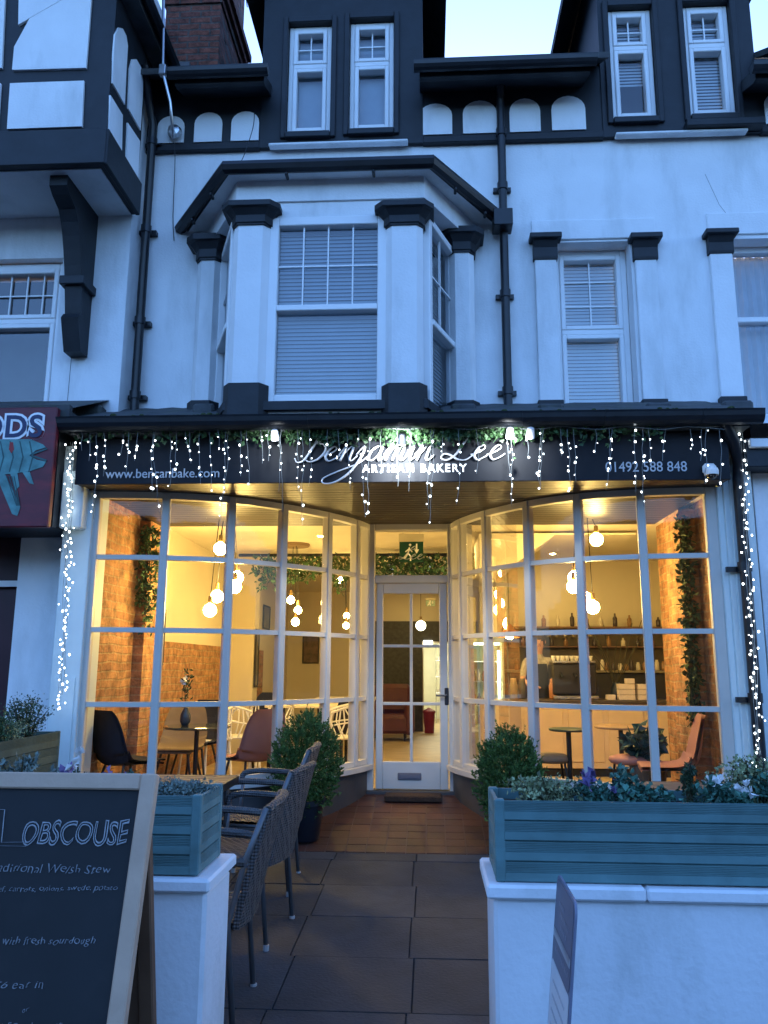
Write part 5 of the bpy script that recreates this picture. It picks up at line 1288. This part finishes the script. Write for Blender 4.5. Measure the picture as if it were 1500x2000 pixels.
def long_table(x0, x1, y0, y1, lab):
    t = thing('dining_table', lab, 'table', ((x0+x1)/2, (y0+y1)/2, ZFLO)); q = MB(); q.bbox(x0, x1, y0, y1, ZFLO+.72, ZFLO+.755); q.build('tabletop', mat('pale_table_top', (.66,.58,.44), .4, .06), t)
    for a in (x0+.06, x1-.06):
        for b in (y0+.06, y1-.06): q = MB(); q.tube([(a,b,ZFLO),(a,b,ZFLO+.72)], .022, 6); q.build('leg', BLACKG, t)
long_table(-2.0, -1.0, 3.7, 4.4, 'long pale table set across the middle of the cafe')
long_table(-1.7, -.8, 5.9, 6.6, 'pale table further back near the picture wall')
for px, Y, rz, lab in ((520, 4.8, 180, 'black chair on the far side of the long pale table'), (672, 3.9, 30, 'charcoal chair at the right end of the long pale table'), (385, 2.3, 170, 'black chair beside the brick chimney breast')):
    o = shell_chair(NAVY); o.location = (P(px, 1400, Y).x, Y, ZFLO); o.rotation_euler = (0,0,R(rz)); o['label'] = lab
# pictures on the walls
def picture(lab, M, w_, h, inner, seed):
    t = thing('picture', lab, 'picture', M.translation); q = MB(M); f = .025
    q.bbox(0, w_, -.02, 0, 0, f); q.bbox(0, w_, -.02, 0, h-f, h); q.bbox(0, f, -.021, 0, f, h-f); q.bbox(w_-f, w_, -.021, 0, f, h-f); q.build('frame', mat('black_frame', (.02,.018,.015), .5), t)
    q = MB(M); q.box(f, w_-f, -.008, -.001, f, h-f); q.build('print', inner, t)
SEPIA = mat('sepia_print', (.10,.06,.04), .5, .8, 9); GREYP = mat('grey_print', (.14,.12,.09), .4, .5, 7)
LW = Matrix.Rotation(R(90), 4, 'Z')                  # on the left wall, facing +X
def lwall(px, py, x=XWL+.014):
    d = fw + cr*(px-750)/F - cu*(py-1000)/F; return CAM + d*((x-CAM.x)/d.x)
for lab, a, b, y0, y1, mm in (('tall narrow mirror on the left wall beside the brick corner', 312, 319, 1188, 1300, GREYP), ('tall dark picture on the pier between the two brick panels', 472, 484, 1218, 1312, GREYP), ('oval looking dark mirror high on the left wall', 513, 526, 1180, 1228, GREYP)):
    p, q_ = lwall(a, (y0+y1)/2), lwall(b, (y0+y1)/2)
    M_ = T(XWL+.34 if 'pier' in lab else XWL+.014, p.y, lwall(a, y1).z) @ LW
    if 'pier' in lab: M_ = T(XWL+.36, 4.98, 1.2) @ LW; picture(lab, M_, .22, .8, mm, 1); continue
    picture(lab, M_, abs(q_.y-p.y), lwall(a, y0).z-lwall(a, y1).z, mm, 1)
picture('dark framed picture on the cream back wall seen through the left bow', T(P(590, 1296, YBK-.01).x, YBK-.005, PZ(600, 1296, YBK)), .33, .55, SEPIA, 3)
# hanging ivy
def ivy(lab, fn, n, L, seed, m=LEAFI):
    rnd = random.Random(seed); q = MB(); t = None; pts = [fn(rnd) for i in range(n)]
    c = sum(pts, Vector())/n; t = thing('hanging_ivy', lab, 'hanging plant', c)
    for p in pts: q.leaf(p, L*rnd.uniform(.6,1.3), L*.6*rnd.uniform(.6,1.2), rnd, -.6)
    q.build('leaves', m, t)
    q = MB()
    for k in range(5): p = rnd.choice(pts); q.tube([p, p - Vector((0,0,.25))], .003, 4)
    q.build('stems', STEMM, t)
def ivL(r):
    u = r.random(); y = 1.24 + r.gauss(0,.05); return Vector((XWL+.03 + r.random()*.2, y, 2.80 - .72*u)) if r.random() < .85 else Vector((XWL+.1+r.random()*.08, y, 2.1-.3*r.random()))
ivy('column of green ivy hanging on the left brick pier', ivL, 560, .06, 61)
def ivR(r):
    u = r.random(); return Vector((XWR-.15 + r.random()*.10 - .02, .86 + r.gauss(0,.03), 2.8 - 1.75*u))
ivy('long mossy ivy column hanging down the right brick pier', ivR, 800, .06, 62, mat('mossy_ivy', (.055,.075,.025), .7, .3, 10, island=.5))
def ivC(r):
    x = r.uniform(-2.2, .8); d = .22 + .25*abs(noise.noise(Vector((x*3, 0, 7)))) + (.35 if x < -.75 else 0)*abs(noise.noise(Vector((x*5, 2, 1)))); return Vector((x, 3.75 + r.gauss(0,.06), 2.86 - d*r.random()))
ivy('wide curtain of trailing greenery hanging across the cafe ceiling', ivC, 2600, .07, 63)
q = MB(); q.tube([(-2.4,3.75,2.87),(.9,3.75,2.87)], .02, 8); o = q.build('ceiling_rail', BLACKG, None); o['label'] = 'dark ceiling rail carrying the trailing greenery'; o['category'] = 'rail'
# pendant lamps
def pendant(lab, cpx, cpy, Y, bulbs, r, m, en):
    c = P(cpx, cpy, Y); c.z = ZC; t = thing('pendant_lamp', lab, 'pendant lamp', c)
    q = MB(); q.lathe([(.001,-.035),(.17,-.035),(.18,-.02),(.18,-.001)], c, 24, cap=False); q.build('ceiling_rose', mat('brass_rose', (.20,.13,.07), .5, .1), t)
    for px, py, dY in bulbs:
        b = P(px, py, Y+dY); q = MB(); q.tube([(c.x+(b.x-c.x)*.6, c.y+(b.y-c.y)*.6, ZC-.03), (b.x, b.y, b.z+r+.06)], .004, 5); cd = q.build('cord', BLACKG, t)
        q = MB(); q.lathe([(.018,r-.005),(.022,r+.02),(.018,r+.07),(.006,r+.075)], b, 10); q.build('holder', mat('brass_holder', (.25,.16,.06), .4, metal=.6), cd)
        q = MB(); q.lathe([(.001,-r*1.0)] + [(r*math.sin(math.pi*i/8), -r*math.cos(math.pi*i/8)) for i in range(1, 7)] + [(.4*r, .88*r), (.02, 1.02*r)], b, 16, cap=False); o = q.build('bulb', m, cd, True)
pendant('cluster of glowing bulbs in the left window under a round ceiling rose', 445, 985, 1.35, ((430,1072,0),(463,1128,.12),(459,1146,-.1),(424,1165,.2),(410,1192,-.15)), .062, BULB, 1)
pendant('cluster of glowing bulbs in the right window under a round ceiling rose', 1140, 975, 1.35, ((1165,1054,0),(1122,1128,.15),(1120,1146,-.1),(1142,1168,.2),(1158,1186,-.12)), .062, BULB, 1)
pendant('trio of small teardrop bulbs deeper inside the left half of the cafe', 575, 1100, 3.2, ((568,1172,0),(582,1192,.1),(577,1215,-.1)), .045, BULBS, 1)
pendant('bare bulb pendant near the door seen through the narrow bow panes', 665, 1090, 4.2, ((664,1133,0),(677,1203,.2),(676,1222,0)), .04, BULBS, 1)
pendant('round white globe lamp at the back of the corridor behind the door', 822, 1190, 7.5, ((822,1222,0),), .085, KITCH, 1)
# cone shade lamp over the counter
c = P(995, 1245, 3.4); t = thing('cone_lamp', 'copper cone pendant lamp over the service counter', 'pendant lamp', c)
q = MB(); q.lathe([(.015,.16),(.03,.15),(.13,.0),(.125,.0),(.028,.14)], c, 20, cap=False); q.build('lamp_shade', mat('copper_shade', (.34,.13,.05), .4, .1, metal=.4), t)
q = MB(); q.tube([c + Vector((0,0,.15)), Vector((c.x, c.y, ZC))], .004, 5); q.build('cord', BLACKG, t)
q = MB(); q.ball(c + Vector((0,0,.03)), .055, 12, 8); q.build('bulb', BULBS, t, True)
# downlights; the last four are added fill light, evening out the walls
for i, (x, y) in enumerate(((-1.2, 2.6), (-.6, 5.5), (.4, 3.2), (1.6, 4.1), (.2, 7.0), (-2.0, 6.2), (-2.1, .75), (1.75, .7), (2.7, 3.0), (-.2, 8.6))):
    t = thing('downlight', ('small recessed ceiling light above the left tables', 'small recessed ceiling light beyond the greenery', 'small recessed ceiling light inside the door', 'small recessed ceiling light over the counter', 'small recessed ceiling light before the kitchen doorway', 'small recessed ceiling light by the far left wall', 'small added fill light in the ceiling over the left window chairs', 'small added fill light in the ceiling over the right window chairs', 'small added fill light in the ceiling over the right end of the counter', 'small added fill light in the ceiling by the dark panelling')[i], 'downlight', (x, y, ZC))
    q = MB(); q.lathe([(.05,-.006),(.05,-.0005),(.036,-.0005),(.036,-.006)], (x,y,ZC), 18); q.build('trim', UPVC, t); q = MB(); q.lathe([(.001,-.007),(.034,-.007)], (x,y,ZC), 16, cap=False); q.build('lens', emis('downlight_lens', (1.0,.72,.27), 150), t)
# ceiling lit rooms behind: tube lamp of the kitchen
t = thing('strip_light', 'bright kitchen ceiling light beyond the back doorway', 'strip light', (.15, YBK+2, 2.49)); q = MB(); q.box(-.3, .7, YBK+1.2, YBK+2.6, 2.46, 2.495); q.build('diffuser', emis('kitchen_tube', (1.0,.95,.66), 3.2), t)
# exit signs
EG = mat('exit_green', (.005,.05,.03), .5)
def exit_sign(lab, px0, px1, py0, py1, Y, mg, chain=True):
    x0, x1 = P(px0, py1, Y).x, P(px1, py1, Y).x; z0, z1 = PZ(px0, py1, Y), PZ(px0, py0, Y)
    t = thing('exit_sign', lab, 'exit sign', ((x0+x1)/2, Y, z0))
    hb = (z1-z0)*.28
    q = MB(); q.bbox(x0-.008, x1+.008, Y-.02, Y+.03, z1-hb, z1, .004); q.build('housing', mat('cream_plastic', (.5,.45,.33), .5), t)
    q = MB(); q.bbox(x0, x1, Y-.006, Y+.006, z0, z1-hb+.001, .002); q.build('plate', mg, t)
    w_ = x1-x0; h = z1-hb-z0; q = MB()
    def r_(a, b, c, d): q.box(x0+a*w_, x0+b*w_, Y-.009, Y-.0062, z0+c*h, z0+d*h)
    q.prismY([(x0+.62*w_, z0+.62*h), (x0+.72*w_, z0+.4*h), (x0+.82*w_, z0+.62*h), (x0+.75*w_, z0+.62*h), (x0+.75*w_, z0+.9*h), (x0+.69*w_, z0+.9*h), (x0+.69*w_, z0+.62*h)], Y-.009, Y-.0062)
    q.tube([(x0+.42*w_, Y-.008, z0+.72*h), (x0+.36*w_, Y-.008, z0+.42*h), (x0+.48*w_, Y-.008, z0+.28*h), (x0+.46*w_, Y-.008, z0+.05*h)], .008, 5); q.tube([(x0+.36*w_, Y-.008, z0+.42*h), (x0+.24*w_, Y-.008, z0+.2*h), (x0+.12*w_, Y-.008, z0+.2*h)], .008, 5)
    q.tube([(x0+.25*w_, Y-.008, z0+.5*h), (x0+.41*w_, Y-.008, z0+.65*h), (x0+.54*w_, Y-.008, z0+.5*h)], .007, 5); q.ball((x0+.45*w_, Y-.008, z0+.84*h), .014, 8, 5); q.build('pictogram', LETTER, t)
    if chain:
        for a in (.15, .85): q = MB(); q.tube([(x0+a*w_, Y, z1), (x0+a*w_, Y, ZC)], .003, 5); q.build('chain', STEEL, t)
exit_sign('green exit sign with an arrow hanging behind the glass over the door', 780, 827, 1043, 1098, 2.1, EG)
exit_sign('small pale exit sign further inside, above the upper door pane', 832, 850, 1168, 1184, 5.2, mat('pale_exit', (.30,.42,.36), .5))
t = script('Lee', P(782, 1090, YD+.02).x, P(826, 1090, YD+.02).x, PZ(800, 1092, YD+.02), YD+.02, dco, mat('white_vinyl', (.75,.75,.75), .5), .05, .004)
t = thing('lit_notice', 'small bright lightbox sign above the kitchen doorway', 'sign', (P(836, 1255, YBK-.05).x, YBK-.05, PZ(836, 1262, YBK)))
q = MB(); a, b = P(827, 1255, YBK-.05).x, P(845, 1255, YBK-.05).x; q.bbox(a, b, YBK-.07, YBK-.035, PZ(836, 1262, YBK), PZ(836, 1251, YBK), .005); q.build('lightbox', emis('lightbox', (1,.97,.85), 1.2), t)
# counter, coffee machine, shelves, boxes
ct = thing('service_counter', 'long cream panelled counter across the right side of the cafe', 'counter', (1.5, 3.6, ZFLO)); YCn = 3.4; CTZ = 1.12
q = MB(); q.bbox(.62, XW2-.02, YCn, YCn+.55, ZFLO+.09, CTZ-.04)
for i in range(6): q.bbox(.68+.46*i, 1.08+.46*i, YCn-.014, YCn+.002, ZFLO+.16, CTZ-.1)
q.build('front_panel', mat('tan_panel', (.62,.46,.28), .5, .06), ct)
q = MB(); q.bbox(.58, XW2-.02, YCn-.03, YCn+.58, CTZ-.04, CTZ); q.build('worktop', mat('dark_worktop', (.06,.045,.035), .4, .2), ct)
q = MB(); q.box(.66, XW2-.02, YCn+.03, YCn+.5, ZFLO, ZFLO+.09); q.build('plinth', BLACKG, ct)
cmx = P(1120, 1340, 3.6).x
cmn = thing('coffee_machine', 'big dark coffee machine on the service counter', 'coffee machine', (cmx, 3.65, CTZ))
q = MB(); q.bbox(cmx-.25, cmx+.27, 3.55, 3.9, CTZ+.05, CTZ+.42, .02); q.build('body', mat('dark_machine', (.02,.018,.018), .35, .2), cmn)
q = MB(); q.bbox(cmx-.24, cmx+.26, 3.54, 3.88, CTZ+.425, CTZ+.45); 
for i in range(6): q.tube([(cmx-.22+.08*i, 3.6, CTZ+.45), (cmx-.22+.08*i, 3.6, CTZ+.5)], .006, 5)
q.build('cup_rail', STEEL, cmn)
q = MB()
for i in range(4): q.lathe([(.03,0),(.03,.012)], (cmx-.2+.13*i, 3.47, CTZ+.02), 10)
q.bbox(cmx-.25, cmx+.27, 3.48, 3.54, CTZ+.005, CTZ+.045); q.build('drip_tray', STEEL, cmn)
for i in range(3):
    q = MB(); q.tube([(cmx-.15+.16*i, 3.545, CTZ+.3), (cmx-.15+.16*i, 3.48, CTZ+.28), (cmx-.15+.16*i, 3.40, CTZ+.26)], .014, 6); q.build('group_handle', BLACKG, cmn)
rnd = random.Random(12)
def cup(lab_i): pass
cupo = None
for i in range(9):
    x = cmx-.2+.055*i; q = MB(); q.lathe([(.018,0),(.026,.03),(.03,.06),(.026,.06),(.016,.01)], (x, 3.75, CTZ+.45), 12, cap=False); o = q.build('cup', mat('white_china', (.7,.66,.58), .3), None, True); o['label'] = 'white china cup in the row on top of the coffee machine'; o['category'] = 'cup'; o['group'] = 'cups on the coffee machine'
BOXM = mat('white_carton', (.62,.52,.44), .7, .08)
bx = [(1197, 0), (1220, 0), (1220, 1), (1220, 2), (1236, 0), (1236, 1), (1236, 2), (1236, 3), (1258, 0), (1258, 1), (1258, 2), (1276, 0), (1276, 1), (1276, 2)]
for i, (px, lv_) in enumerate(bx):
    x = P(px, 1360, 3.35).x; q = MB(); q.bbox(x-.048, x+.048, 3.42, 3.52, CTZ+.004+.062*lv_, CTZ+.062+.062*lv_, .004); o = q.build('takeaway_box', BOXM, None); o['label'] = 'small white carton in the stack at the end of the counter'; o['category'] = 'box'; o['group'] = 'cartons on the counter'
op = MB(); op.box(1.0, XW2-.03, YR-.012, YR-.002, 1.46, 2.02); op.build('splashback', mat('olive_splashback', (.10,.075,.04), .5, .3, 8), house)
bc = thing('back_shelving', 'dark back counter with a jar shelf along the cream wall behind the counter', 'shelving', (1.7, YR-.3, ZFLO))
q = MB(); q.bbox(1.0, XW2-.02, YR-.45, YR-.01, ZFLO, 1.42, .008); q.build('cabinet', mat('dark_cabinet', (.03,.026,.024), .6, .3), bc)
q = MB(); q.bbox(.98, XW2-.02, YR-.5, YR-.01, 1.425, 1.455); q.build('worktop', mat('olive_top', (.22,.18,.11), .5, .1), bc)
q = MB(); q.bbox(1.0, XW2-.02, YR-.2, YR-.01, 2.0, 2.03); q.bbox(1.0, XW2-.02, YR-.2, YR-.01, 1.75, 1.77); q.build('shelf', WOODD, bc)
mats_j = [mat('amber_jar', (.25,.13,.05), .2), mat('dark_jar', (.05,.035,.03), .25), mat('pale_jar', (.55,.48,.36), .3)]
for i in range(26):
    x = 1.15 + .078*i + rnd.uniform(-.01,.01); h = rnd.uniform(.08,.14); q = MB(); q.lathe([(.024,0),(.028,.01),(.028,h*.75),(.018,h*.85),(.018,h)], (x, YR-.4, 1.456), 12); o = q.build('jar', mats_j[i % 3], None, True); o['label'] = 'small jar in the row on the back counter'; o['category'] = 'jar'; o['group'] = 'jars on the back counter'
for i in range(24):
    x = 1.08 + .095*i; h = rnd.uniform(.1,.2); q = MB(); q.lathe([(.026,0),(.03,.01),(.03,h*.65),(.012,h*.8),(.012,h)], (x, YR-.12, 2.031 if i % 2 else 1.771), 12); o = q.build('bottle', mats_j[(i+1) % 3], None, True); o['label'] = 'bottle on the wall shelf above the back counter'; o['category'] = 'bottle'; o['group'] = 'bottles on the wall shelves'
# tall dried stems in a vase on the counter
x, y = P(1205, 1370, 3.7).x, 3.7
ds = thing('stem_vase', 'vase of tall dried twigs on the counter beside the carton stacks', 'vase', (x, y, CTZ)); q = MB(); q.lathe([(.05,0),(.07,.05),(.06,.14),(.035,.18),(.04,.2)], (x, y, CTZ), 16); q.build('pot', mat('dark_ceramic', (.03,.04,.05), .3), ds, True)
q = MB(); rnd = random.Random(31)
for i in range(11):
    a = rnd.uniform(-.42,.42); q.tube(catmull([(x, y, CTZ+.15), (x+a*.5+rnd.gauss(0,.02), y+rnd.gauss(0,.04), CTZ+.45), (x+a+rnd.gauss(0,.03), y+rnd.gauss(0,.08), CTZ+rnd.uniform(.7,.95))], 4), .005, 5)
q.build('twigs', STEMM, ds)
for i in range(10):
    xx_ = 1.15 + .11*i; q = MB(); q.lathe([(.02,.0),(.034,.004),(.03,.05),(.006,.07),(.004,.13),(.03,.135)], (xx_, YR-.28, 1.88), 10); o = q.build('hanging_glass', mat('smoky_glass', (.2,.16,.1), .1, .1, coat=.6), None, True); o['label'] = 'glass hanging upside down under the wall shelf'; o['category'] = 'glass'; o['group'] = 'glasses under the wall shelf'
for i, (px, c) in enumerate(((1003, (.25,.2,.12)), (1020, (.05,.04,.03)), (1080, (.3,.12,.05)))):
    xx_ = P(px, 1340, 3.62).x; q = MB(); q.lathe([(.045,0),(.05,.02),(.05,.16),(.035,.2),(.035,.24)], (xx_, 3.62, CTZ), 14); o = q.build('canister', mat('canister_%d' % i, c, .4), None, True); o['label'] = ('tan canister standing left on the service counter', 'dark canister standing on the service counter', 'copper coloured canister next to the coffee machine')[i]; o['category'] = 'canister'
# display fridge
fx0, fx1 = P(915, 1300, 4.2).x, P(985, 1300, 4.2).x
fr2 = thing('display_fridge', 'tall lit glass display fridge left of the service counter', 'fridge', ((fx0+fx1)/2, 4.4, ZFLO))
q = MB(); q.bbox(fx0, fx1, 4.2, 4.7, ZFLO, ZFLO+.5); q.bbox(fx0, fx1, 4.68, 4.72, ZFLO+.5, 1.82); q.bbox(fx0, fx1, 4.2, 4.7, 1.8, 1.92); q.bbox(fx0, fx0+.03, 4.2, 4.7, ZFLO+.5, 1.8); q.bbox(fx1-.03, fx1, 4.2, 4.7, ZFLO+.5, 1.8); q.build('case', mat('pale_green_case', (.42,.50,.38), .4), fr2)
q = MB()
for z in (1.0, 1.3, 1.55): q.bbox(fx0+.03, fx1-.03, 4.25, 4.66, z, z+.012)
q.build('shelf', STEEL, fr2)
q = MB(); q.box(fx0+.05, fx1-.05, 4.24, 4.3, 1.77, 1.795); q.box(fx1-.08, fx1-.05, 4.24, 4.27, .85, 1.7); q.build('strip_lamp', emis('fridge_tube', (.95,1.0,.62), 3), fr2)
for i in range(12):
    x = fx0+.08+.06*(i % 4); z = (1.012, 1.312, .78)[i//4]; h = rnd.uniform(.1,.17); q = MB(); q.lathe([(.022,0),(.024,.01),(.024,h*.7),(.01,h*.85),(.01,h)], (x, 4.4, z), 10); o = q.build('drink_bottle', mats_j[i % 3], None, True); o['label'] = 'drink bottle on a shelf of the lit display fridge'; o['category'] = 'bottle'; o['group'] = 'bottles in the display fridge'
# sofa, bin and kitchen shelves beyond the door
sx0, sx1 = P(752, 1350, 7.6).x, P(802, 1350, 7.6).x
sf_ = thing('sofa', 'dark red leather sofa at the back left of the corridor', 'sofa', ((sx0+sx1)/2, 7.8, ZFLO)); RED = mat('dark_red_leather', (.10,.028,.022), .5, .2)
q = MB(); q.bbox(sx0-.25, sx1, 7.5, 8.2, ZFLO+.12, ZFLO+.42, .05); q.build('seat', RED, sf_); q = MB(); q.bbox(sx0-.25, sx1, 8.05, 8.3, ZFLO+.42, ZFLO+.92, .07); q.build('backrest', RED, sf_)
for a in (sx0-.3, sx1-.1): q = MB(); q.bbox(a, a+.16, 7.48, 8.25, ZFLO+.1, ZFLO+.62, .05); q.build('armrest', RED, sf_)
for a in (sx0-.2, sx1-.1):
    for b in (7.55, 8.1): q = MB(); q.tube([(a,b,ZFLO),(a,b,ZFLO+.12)], .02, 6); q.build('leg', BLACKG, sf_)
bx0 = P(838, 1370, 9.4).x; q = MB(); q.lathe([(.09,0),(.11,.36),(.12,.36),(.12,.4),(.02,.46)], (bx0, 9.3, ZFLO), 14); o = q.build('pedal_bin', mat('red_bin', (.22,.012,.025), .35), None); o['label'] = 'red bin in the kitchen doorway'; o['category'] = 'bin'
ks = thing('kitchen_rack', 'steel rack of white crockery in the bright kitchen', 'rack', (.4, YBK+2.5, ZFLO))
q = MB()
for z in (.9, 1.25, 1.6, 1.95): q.bbox(.15, 1.1, YBK+2.3, YBK+2.7, z, z+.02)
for a in (.16, 1.08): q.tube([(a, YBK+2.32, ZFLO), (a, YBK+2.32, 2.2)], .015, 6)
q.build('frame', STEEL, ks); q = MB()
for z in (.92, 1.27, 1.62):
    for i in range(7): q.lathe([(.05,0),(.055,rnd.uniform(.06,.2))], (.22+.12*i, YBK+2.45, z), 10)
q.build('crockery', mat('white_china', (.7,.66,.58), .3), ks)
# barista behind the counter
def barista():
    x, y = P(1052, 1300, 4.15).x, 4.15; z = ZFLO
    t = thing('person', 'person in striped shirt and dark apron working behind the service counter', 'person', (x, y, z))
    t.scale = (.94, .94, .93)
    J = {'pelvis': (0,0,.92,.13), 'waist': (0,0,1.08,.115), 'chest': (0,.0,1.3,.135), 'neckb': (0,-.01,1.45,.075), 'neck': (0,-.02,1.51,.052), 'head0': (0,-.035,1.57,.07), 'head1': (0,-.04,1.65,.088), 'head2': (0,-.03,1.72,.07),
         'shl': (-.17,0,1.41,.062), 'ell': (-.23,-.06,1.14,.043), 'wrl': (-.12,-.27,1.06,.03), 'hal': (-.08,-.34,1.06,.032),
         'shr': (.17,0,1.41,.062), 'elr': (.25,-.05,1.14,.043), 'wrr': (.17,-.27,1.08,.03), 'har': (.14,-.34,1.08,.032),
         'hil': (-.09,0,.86,.095), 'knl': (-.1,-.02,.48,.062), 'anl': (-.1,0,.09,.042), 'tol': (-.1,-.14,.04,.035), 'hir': (.09,0,.86,.095), 'knr': (.1,-.02,.48,.062), 'anr': (.1,0,.09,.042), 'tor': (.1,-.14,.04,.035)}
    E_ = [('pelvis','waist'),('waist','chest'),('chest','neckb'),('neckb','neck'),('neck','head0'),('head0','head1'),('head1','head2'),('chest','shl'),('shl','ell'),('ell','wrl'),('wrl','hal'),('chest','shr'),('shr','elr'),('elr','wrr'),('wrr','har'),('pelvis','hil'),('hil','knl'),('knl','anl'),('anl','tol'),('pelvis','hir'),('hir','knr'),('knr','anr'),('anr','tor')]
    names = list(J); me = bpy.data.meshes.new('body'); me.from_pydata([J[n_][:3] for n_ in names], [(names.index(a), names.index(b)) for a, b in E_], [])
    o = bpy.data.objects.new('body', me); COL.objects.link(o); o.modifiers.new('skin', 'SKIN'); o.modifiers.new('sub', 'SUBSURF').levels = 2
    for i, n_ in enumerate(names): v = me.skin_vertices[0].data[i]; v.radius = (J[n_][3],)*2; v.use_root = (i == 0)
    dg = bpy.context.evaluated_depsgraph_get(); m2 = bpy.data.meshes.new_from_object(o.evaluated_get(dg)); bpy.data.objects.remove(o)
    SK = mat('skin', (.50,.26,.17), .6, .08); SH = mat('striped_shirt', (.34,.30,.24), .8, .3, 30); TR = mat('dark_trousers', (.03,.03,.035), .8)
    for q_ in (SK, SH, TR): m2.materials.append(q_)
    for p in m2.polygons:
        c = p.center; arm = abs(c.x) > .13 and c.y < -.02 and c.z < 1.2; p.material_index = 2 if c.z < .95 else (0 if (c.z > 1.49 or (arm and c.y < -.07)) else 1); p.use_smooth = True
    b = bpy.data.objects.new('body', m2); COL.objects.link(b); b.parent = t
    def part(mb, nm, m_, par=b, sm=True):
        me_ = bpy.data.meshes.new(nm); me_.from_pydata(mb.v, [], mb.f); me_.materials.append(m_); me_.polygons.foreach_set('use_smooth', [sm]*len(mb.f)); oo = bpy.data.objects.new(nm, me_); COL.objects.link(oo); oo.parent = t; return oo
    q = MB(); q.lathe([(.001,.115),(.05,.105),(.088,.06),(.098,.0),(.094,-.04),(.08,-.07)], (0,-.012,1.665), 16, cap=False); part(q, 'hair', mat('brown_hair', (.05,.028,.015), .7))
    q = MB(); q.ball((0,-.125,1.635), .014, 8, 5, 1.5); part(q, 'nose', SK)
    q = MB()
    for s_ in (-.034, .034): q.ball((s_,-.112,1.665), .009, 8, 5)
    part(q, 'eyes', TR)
    q = MB(); q.bbox(-.022,.022,-.121,-.105,1.592,1.6,.003); part(q, 'mouth', mat('lips', (.35,.12,.1), .6))
    q = MB()
    for s_ in (-.088, .088): q.ball((s_,-.03,1.65), .016, 8, 5, 1.6)
    part(q, 'ears', SK)
    q = MB(); q.sheet([[(x_, -.128+.5*x_*x_ - .012, z_) for x_ in (-.12*k, -.06*k, 0, .06*k, .12*k)] for z_, k in ((1.36,.75),(1.25,.85),(1.1,1.15),(.95,1.3),(.7,1.4))]); q.sheet([[(x_, -.122+.5*x_*x_ - .012, z_) for x_ in (-.12*k, -.06*k, 0, .06*k, .12*k)] for z_, k in ((1.36,.75),(1.25,.85),(1.1,1.15),(.95,1.3),(.7,1.4))]); part(q, 'apron', mat('black_apron', (.015,.015,.018), .8))
    for side_, hx_, hz_ in ((-1, -.08, 1.06), (1, .14, 1.08)):
        q = MB()
        for k in range(4): q.tube([(hx_-.024+.016*k, -.35, hz_+.004), (hx_-.026+.0175*k, -.385, hz_-.003), (hx_-.026+.0175*k, -.402-.006*(k in (1,2)), hz_-.02)], [.0085,.008,.006], 6)
        q.tube([(hx_-side_*.025, -.335, hz_), (hx_-side_*.047, -.36, hz_-.005), (hx_-side_*.042, -.385, hz_-.015)], [.01,.009,.007], 6); part(q, 'fingers', SK)
barista()
